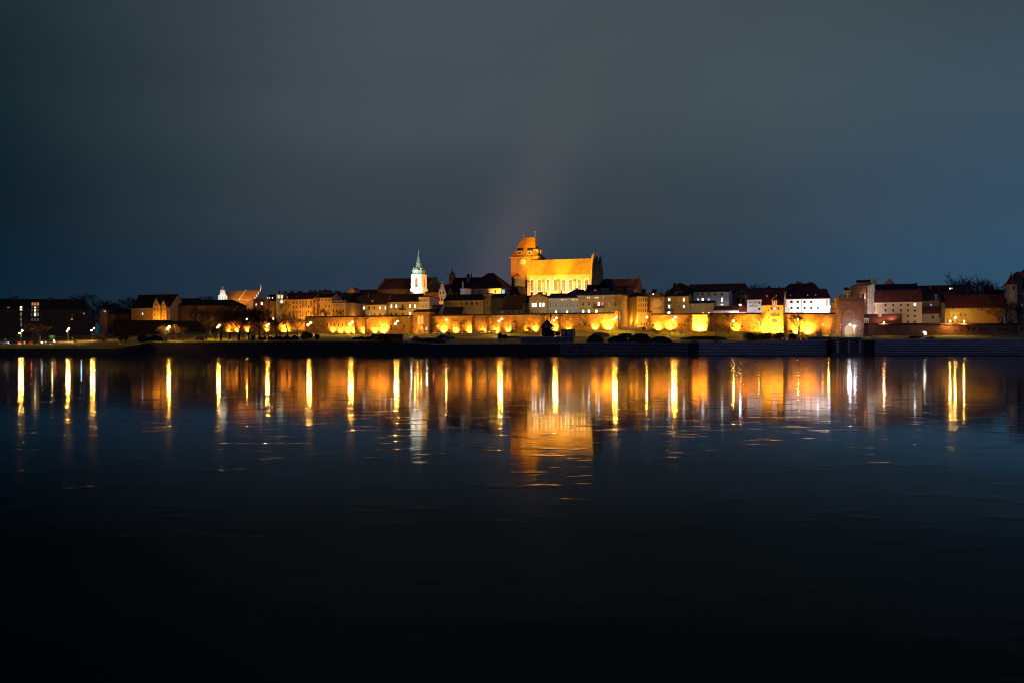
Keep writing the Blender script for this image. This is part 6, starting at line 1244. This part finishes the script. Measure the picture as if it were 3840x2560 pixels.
# landing stage in front of the gate
D_ = lerp(WATER, 3185) - 1.5; fr = Frame(3182, D_, 6, z=0); r = fr.root('landing_stage', 'tall landing stage with three pale concrete posts in front of the gate', 'jetty'); X_ = lambda x: fr.at(x, 1290)[0]; q_ = lambda y: fr.at(3182, y)[1]
MB().box(X_(3136), X_(3228), -1.5, 9, q_(1274), q_(1266)).build('deck', concrete, r)
for x in (3140, 3181.5, 3223.5): MB().box(X_(x) - .4, X_(x) + .4, -1.2, -.3, -1.5, q_(1274) - .003).build('post', stone_w, r)
q = MB()
for y in (1280, 1297, 1312): q.box(X_(3143), X_(3220), .4, .55, q_(y), q_(y) + .12)
for x in (3150, 3160, 3170, 3191, 3204, 3213): q.box(X_(x), X_(x) + .14, .56, .7, q_(1318), q_(1276))
q.build('bracing', metal_g, r); MB().box(X_(3118), X_(3236), -1.5, 1, -.5, q_(1322)).build('landing', concrete, r)
q = MB(); q.tube((X_(3136), -1.4, q_(1266)), (X_(3228), -1.4, q_(1266)), .05, .05); q.tube((X_(3136), -1.4, q_(1261)), (X_(3228), -1.4, q_(1261)), .05, .05)
for i in range(10): q.tube((X_(3136 + i * 10.2), -1.4, q_(1266)), (X_(3136 + i * 10.2), -1.4, q_(1261)), .05, .05)
q.build('railing', metal_g, r)
D_ = lerp(WATER, 3115) + 10; r = thing('navigation_mark', 'yellow leaning navigation mark on the steps left of the landing stage', 'marker', gp(3115, D_)); MB().tube((0, 0, -.5), (-.2, 0, 6.2), .09, .06).build('post', metal_g, r); MB().prism([(-.7, 4.4), (-.2, 3), (.2, 4.2), (-.2, 6.6)], -.2, -.1).build('board', paint['yellow'], r)
# mast, posts, boxes
for px, b_, tp, lab in ((2685, 1276, 1190, 'tall thin black mast on the grass right of the bright recess'),):
    D_ = hit(px, b_); r = thing('mast', lab, 'mast', gp(px, D_)); MB().tube((0, 0, -.3), (0, 0, zpx(tp, D_) - gz(px, D_)), .16, .08, 6).build('pole', black, r); MB().box(-.4, .4, -.4, .4, -.3, .3).build('foot', concrete, r)
sign(196, 1264, 21, 13, 'green direction board on four posts at the far left', [paint['green']], base=1285, posts=4, name='direction_board', D=None)
rr = [o for o in bpy.data.objects if o.name.startswith('direction_board')][0]; D_ = rr.location.y; z0 = zpx(1264, D_) - rr.location.z; q = MB()
for i, w_ in enumerate((.45, .35, .5, .55, .8)): q.box(-.1, w_, -.075, -.062, z0 + .55 - i * .28, z0 + .63 - i * .28)
for i in range(2): q.box(-.95, -.6, -.075, -.062, z0 + .4 - i * .5, z0 + .5 - i * .5)
q.build('lettering', paint['white'], rr); point((xw(196, D_ - 4), D_ - 4, gz(196, D_) + 5), 150, (1, .7, .3), .3)
sign(20, 1273, 11, 6, 'small yellow road sign at the far left edge', [paint['yellow']], base=1288)
sign(272, 1268, 4.5, 6, 'little pale information post right of the second lamp', [paint['yellow']], base=1283, name='info_post')
sign(992, 1254, 8, 12, 'framed yellow-lit notice board under the forked tree', [paint['yellow']], base=1272, posts=2, name='notice_board')
sign(2966, 1243, 13, 8, 'grey board seen from behind on a post by the hedge', [metal_g], base=1268, name='notice_board')
sign(2838, 1268, 5, 9, 'small white box sign at the hedge', [paint['white']], base=1280, name='notice_board')
disc_sign(122, 1288, [(1256, 5, 's', paint['blue'], paint['blue'])], 'left one of two blue square road signs at the far left'); disc_sign(138, 1288, [(1256, 4.5, 'o', paint['blue'], paint['blue'])], 'round blue road sign at the far left')
point((xw(130, 440), hit(130, 1288) - 3, gz(130, 440) + 3.5), 90, (.3, .6, 1), .2)
disc_sign(2684 - 253, 1247, [(1214, 5, 's', paint['red'], paint['white'])], 'little white sign at the top of the lane')
disc_sign(2194, 1248, [(1215, 4, 's', metal_d, metal_d), (1228, 3, 's', paint['yellow'], paint['yellow'])], 'yellow-lit pole sign right of the container'); disc_sign(2200, 1248, [(1222, 3.5, 's', paint['yellow'], paint['yellow'])], 'second shorter yellow pole sign right of the container')
# flag of bus shelter style info stands by the wall
D_ = hit(2272, 1244); r = thing('bus_shelter', 'small open shelter frame against the brightest wall patch by the yellow house', 'shelter', gp(2284, D_)); q = MB()
for x in (-1.4, 1.4): q.box(x - .06, x + .06, -.06, .06, -.2, 2.6)
q.build('posts', metal_d, r); MB().box(-1.7, 1.7, -.5, .9, 2.603, 2.75).build('roof', metal_d, r)
D_ = hit(3006, 1262); r = thing('pergola', 'low dark gantry frame beside the pollarded tree', 'frame', gp(2994, D_)); q = MB()
for x in (-1.3, 1.3): q.box(x - .08, x + .08, -.08, .08, -.2, 3.6)
q.box(-1.7, 1.7, -.1, .1, 3.6, 3.8).build('frame', metal_d, r)
for px, b_, lab in ((2995, 1274, 'grey concrete plinth below the pollarded tree'), (3012, 1275, 'small dark utility box on the grass near the hotel wall')):
    D_ = hit(px, b_); r = thing('utility_box', lab, 'box', gp(px, D_)); w_ = .5; MB().box(-w_, w_, -.3, .3, -.2, 1.3 if px < 3000 else .9).build('cabinet', grey if px < 3000 else metal_d, r); MB().box(-w_ - .05, w_ + .05, -.35, .35, (1.3 if px < 3000 else .9) + .003, (1.4 if px < 3000 else 1.0)).build('lid', metal_d, r)
D_ = hit(3074, 1262); fr = Frame(3074, D_, 8); r = fr.root('skip_container', 'pale pink-grey open container in front of the wall by the gate', 'container'); X_ = lambda x: fr.at(x, 1250)[0]; h_ = fr.at(3074, 1248)[1]
MB().prism([(X_(3064), .1), (X_(3084), .1), (X_(3085), h_), (X_(3063), h_)], 0, 1.8).build('body', paint['pink'], r); MB().box(X_(3063) - .1, X_(3085) + .1, -.1, 1.9, h_ + .003, h_ + .12).build('rim', paint['pink'], r)
D_ = hit(3268, 1272); r = thing('kiosk_box', 'tiny white lit box on the quay right of the landing stage', 'box', gp(3268, D_)); MB().box(-.3, .3, -.2, .2, 0, 1.1).build('cabinet', paint['white'], r); MB().box(-.35, .35, -.25, .25, 1.103, 1.2).build('lid', metal_g, r)
# lawn planters by the hedge
for i, (px, b_) in enumerate(((2914, 1274), (2944, 1274))):
    D_ = hit(px, b_); r = thing('litter_bin', ('left' if i == 0 else 'right') + ' one of two pale bins below the hedge near the granary', 'bin', gp(px, D_)); MB().lathe([(.3, -.1), (.38, .9)], (0, 0), 8).build('bin_body', conc_l, r); MB().lathe([(.4, .903), (.3, 1.0)], (0, 0), 8).build('lid', metal_d, r)

# ------------------------------------------------------------ vehicles (at rest)
carp = None
def car(px, base, label, mt, D=None, rz=0, lights=True, off=False):
    global carp
    D = D or hit(px, base)
    if carp is None:
        r = thing('parked_car', label, 'car')
        bd = MB().loft([[(x, y, .35) for x, y in ((-2.1, -.8), (2.1, -.8), (2.1, .8), (-2.1, .8))], [(x, y, .62) for x, y in ((-2.2, -.86), (2.2, -.86), (2.2, .86), (-2.2, .86))], [(x, y, .92) for x, y in ((-2.1, -.84), (2.0, -.84), (2.0, .84), (-2.1, .84))]]).build('body', mt, r)
        MB().loft([[(x, y, .923) for x, y in ((-1.7, -.78), (1.1, -.78), (1.1, .78), (-1.7, .78))], [(x, y, 1.42) for x, y in ((-1.3, -.62), (.5, -.62), (.5, .62), (-1.3, .62))]]).build('cabin', glass, r)
        MB().box(-1.25, .45, -.6, .6, 1.423, 1.47).build('roof', mt, r)
        for x in (-1.35, 1.35):
            for y in (-.8, .8):
                w_ = MB().lathe([(.3, -.11), (.33, -.08), (.33, .08), (.3, .11)], (0, 0), 12).build('wheel', paint['black'], r, (x, y, .33)); w_.rotation_euler = (rad(90), 0, 0)
                h_ = MB().lathe([(.17, -.13), (.17, .13)], (0, 0), 8).build('rim', paint['silver'], w_)
        for y in (-.62, .62):
            MB().box(2.14, 2.26, y - .17, y + .17, .6, .78).build('headlight', head_w, r); MB().box(-2.26, -2.14, y - .17, y + .17, .62, .8).build('tail_light', tail_r, r)
        carp = r
    else: r = copy_tree(carp)
    r.location = gp(px, D, .03); r.rotation_euler = (0, 0, rz); r['label'] = label; r['group'] = 'cars on the riverside boulevard'
    for c in r.children:
        if c.name.startswith(('body', 'roof')) and c.data.materials[0] is not mt: c.data = c.data.copy(); c.data.materials[0] = mt
        if not lights and c.name.startswith(('headlight', 'tail')): c.data = c.data.copy(); c.data.materials[0] = glass
    if lights:
        g_ = r.location; f_ = 1 if math.cos(rz) > 0 else -1
        spot((g_.x + 2.6 * f_, g_.y, g_.z + .7), (g_.x + 12 * f_, g_.y - 1.2, g_.z), 220, (.8, .88, 1), 70); point((g_.x - 2.8 * f_, g_.y - .3, g_.z + .7), 25, (1, .1, .08), .1)
    return r
car(18, 1290, 'white car with headlights on, leftmost on the riverside road', paint['white'], rz=.1); car(52, 1290, 'blue car with headlights on, second from the left on the road', paint['blue'], rz=3.2); car(112, 1289, 'red car with rear lights glowing, left of the blue signs', paint['red'], rz=3.1); car(140, 1289, 'silver car with headlights on, right of the blue signs', paint['silver']); car(190, 1287, 'white car below the green direction board', paint['white'], rz=3.2)
car(1646, 1254, 'white car with headlights passing right of the gate tower', paint['white'], rz=.1); car(1806, 1250, 'red car with glowing rear lights before the wall buttresses', paint['red'], rz=3.14); car(1850, 1250, 'silver car with headlights left of the twin lamp', paint['silver'], rz=3.2); car(1918, 1249, 'blue car with headlights left of the clock pavilion', paint['blue'], rz=3.2)
car(2415, 1233, 'small black car parked at the corner of the climbing lane', paint['black'], D=508, rz=1.4, lights=False)
D_ = hit(3462, 1259); r = thing('delivery_van', 'pale van with bright windscreen parked on the grass before the rose wall', 'van', gp(3462, D_), -1.5)
MB().prism([(-2.3, .35), (2.2, .35), (2.3, 1.1), (1.6, 1.35), (1.2, 2.2), (-2.3, 2.25)], -.95, .95).build('body', paint['white'], r)
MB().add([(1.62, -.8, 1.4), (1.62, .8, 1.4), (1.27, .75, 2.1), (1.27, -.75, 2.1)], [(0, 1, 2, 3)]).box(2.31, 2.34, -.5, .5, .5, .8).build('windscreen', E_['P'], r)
for x in (-1.5, 1.5):
    for y in (-.9, .9):
        w_ = MB().lathe([(.36, -.12), (.36, .12)], (0, 0), 12).build('wheel', paint['black'], r, (x, y, .36)); w_.rotation_euler = (rad(90), 0, 0)
point((xw(3462, D_) - 1, D_ - 4, gz(3462, D_) + 2.5), 90, (1, .8, .5), .3)

# ------------------------------------------------------------ people
def person(px, base, label, top, legs, D=None, rz=0, step=.12, h=1.72):
    D = D or hit(px, base); k = h / 1.75
    me = bpy.data.meshes.new('person'); V = [(0, 0, .95), (0, 0, 1.2), (0, 0, 1.42), (0, 0, 1.5), (0, -.01, 1.62), (0, 0, 1.74),
         (-.1, 0, .9), (-.11, step, .5), (-.11, -step * .2 + .02, .08), (-.11, -.13, .03), (.1, 0, .9), (.11, -step, .5), (.11, -step * 1.1, .08), (.11, -step * 1.1 - .13, .03),
         (-.19, 0, 1.4), (-.24, .03, 1.13), (-.23, -.06, .9), (-.22, -.08, .8), (.19, 0, 1.4), (.24, -.03, 1.13), (.23, -.1, .92), (.22, -.12, .82)]
    E = [(0, 1), (1, 2), (2, 3), (3, 4), (4, 5), (0, 6), (6, 7), (7, 8), (8, 9), (0, 10), (10, 11), (11, 12), (12, 13), (2, 14), (14, 15), (15, 16), (16, 17), (2, 18), (18, 19), (19, 20), (20, 21)]
    Rr = [.15, .14, .16, .06, .1, .08, .1, .07, .05, .045, .1, .07, .05, .045, .07, .05, .04, .035, .07, .05, .04, .035]
    me.from_pydata([(a * k, b * k, c * k) for a, b, c in V], E, []); o = bpy.data.objects.new('tmp', me); sc.collection.objects.link(o)
    md = o.modifiers.new('s', 'SKIN')
    for i, v in enumerate(me.skin_vertices[0].data): v.radius = (Rr[i] * k * 1.0, Rr[i] * k * .85); v.use_root = (i == 0)
    o.modifiers.new('d', 'SUBSURF').levels = 1
    dg = bpy.context.evaluated_depsgraph_get(); m2 = bpy.data.meshes.new_from_object(o.evaluated_get(dg)); bpy.data.objects.remove(o)
    m2.materials.clear(); [m2.materials.append(x) for x in (top, legs, skin)]
    for p in m2.polygons:
        z = p.center.z / k; p.material_index = 2 if z > 1.5 or z < .86 and abs(p.center.x) > .18 * k else (1 if z < .92 else 0); p.use_smooth = True
    b = bpy.data.objects.new('person', m2); sc.collection.objects.link(b); b.location = gp(px, D, .02); b.rotation_euler = (0, 0, rz); tag(b, label, 'person')
    MB().ball((0, .02 * k, 1.68 * k), .115 * k, n=8, k=5, sz=1.0).build('hair', cloth['dark'], b); return b
person(3198, 1262, 'person in dark clothes walking inside the bright gate passage', cloth['dark'], cloth['dark'], D=492)
person(3061, 1262, 'person in a dark red jacket beside the pink-grey container', cloth['red'], cloth['dark'])
person(2966, 1279, 'left one of two people in light clothes standing on the quay by the hedge', cloth['white'], cloth['white']); person(2973, 1279, 'right one of two people in light clothes standing on the quay by the hedge', cloth['white'], cloth['blue'], rz=.6)
person(1557, 1276, 'dark figure standing on the building site beside the bright ramp', cloth['dark'], cloth['dark'], D=hit(1557, 1276), h=1.85)
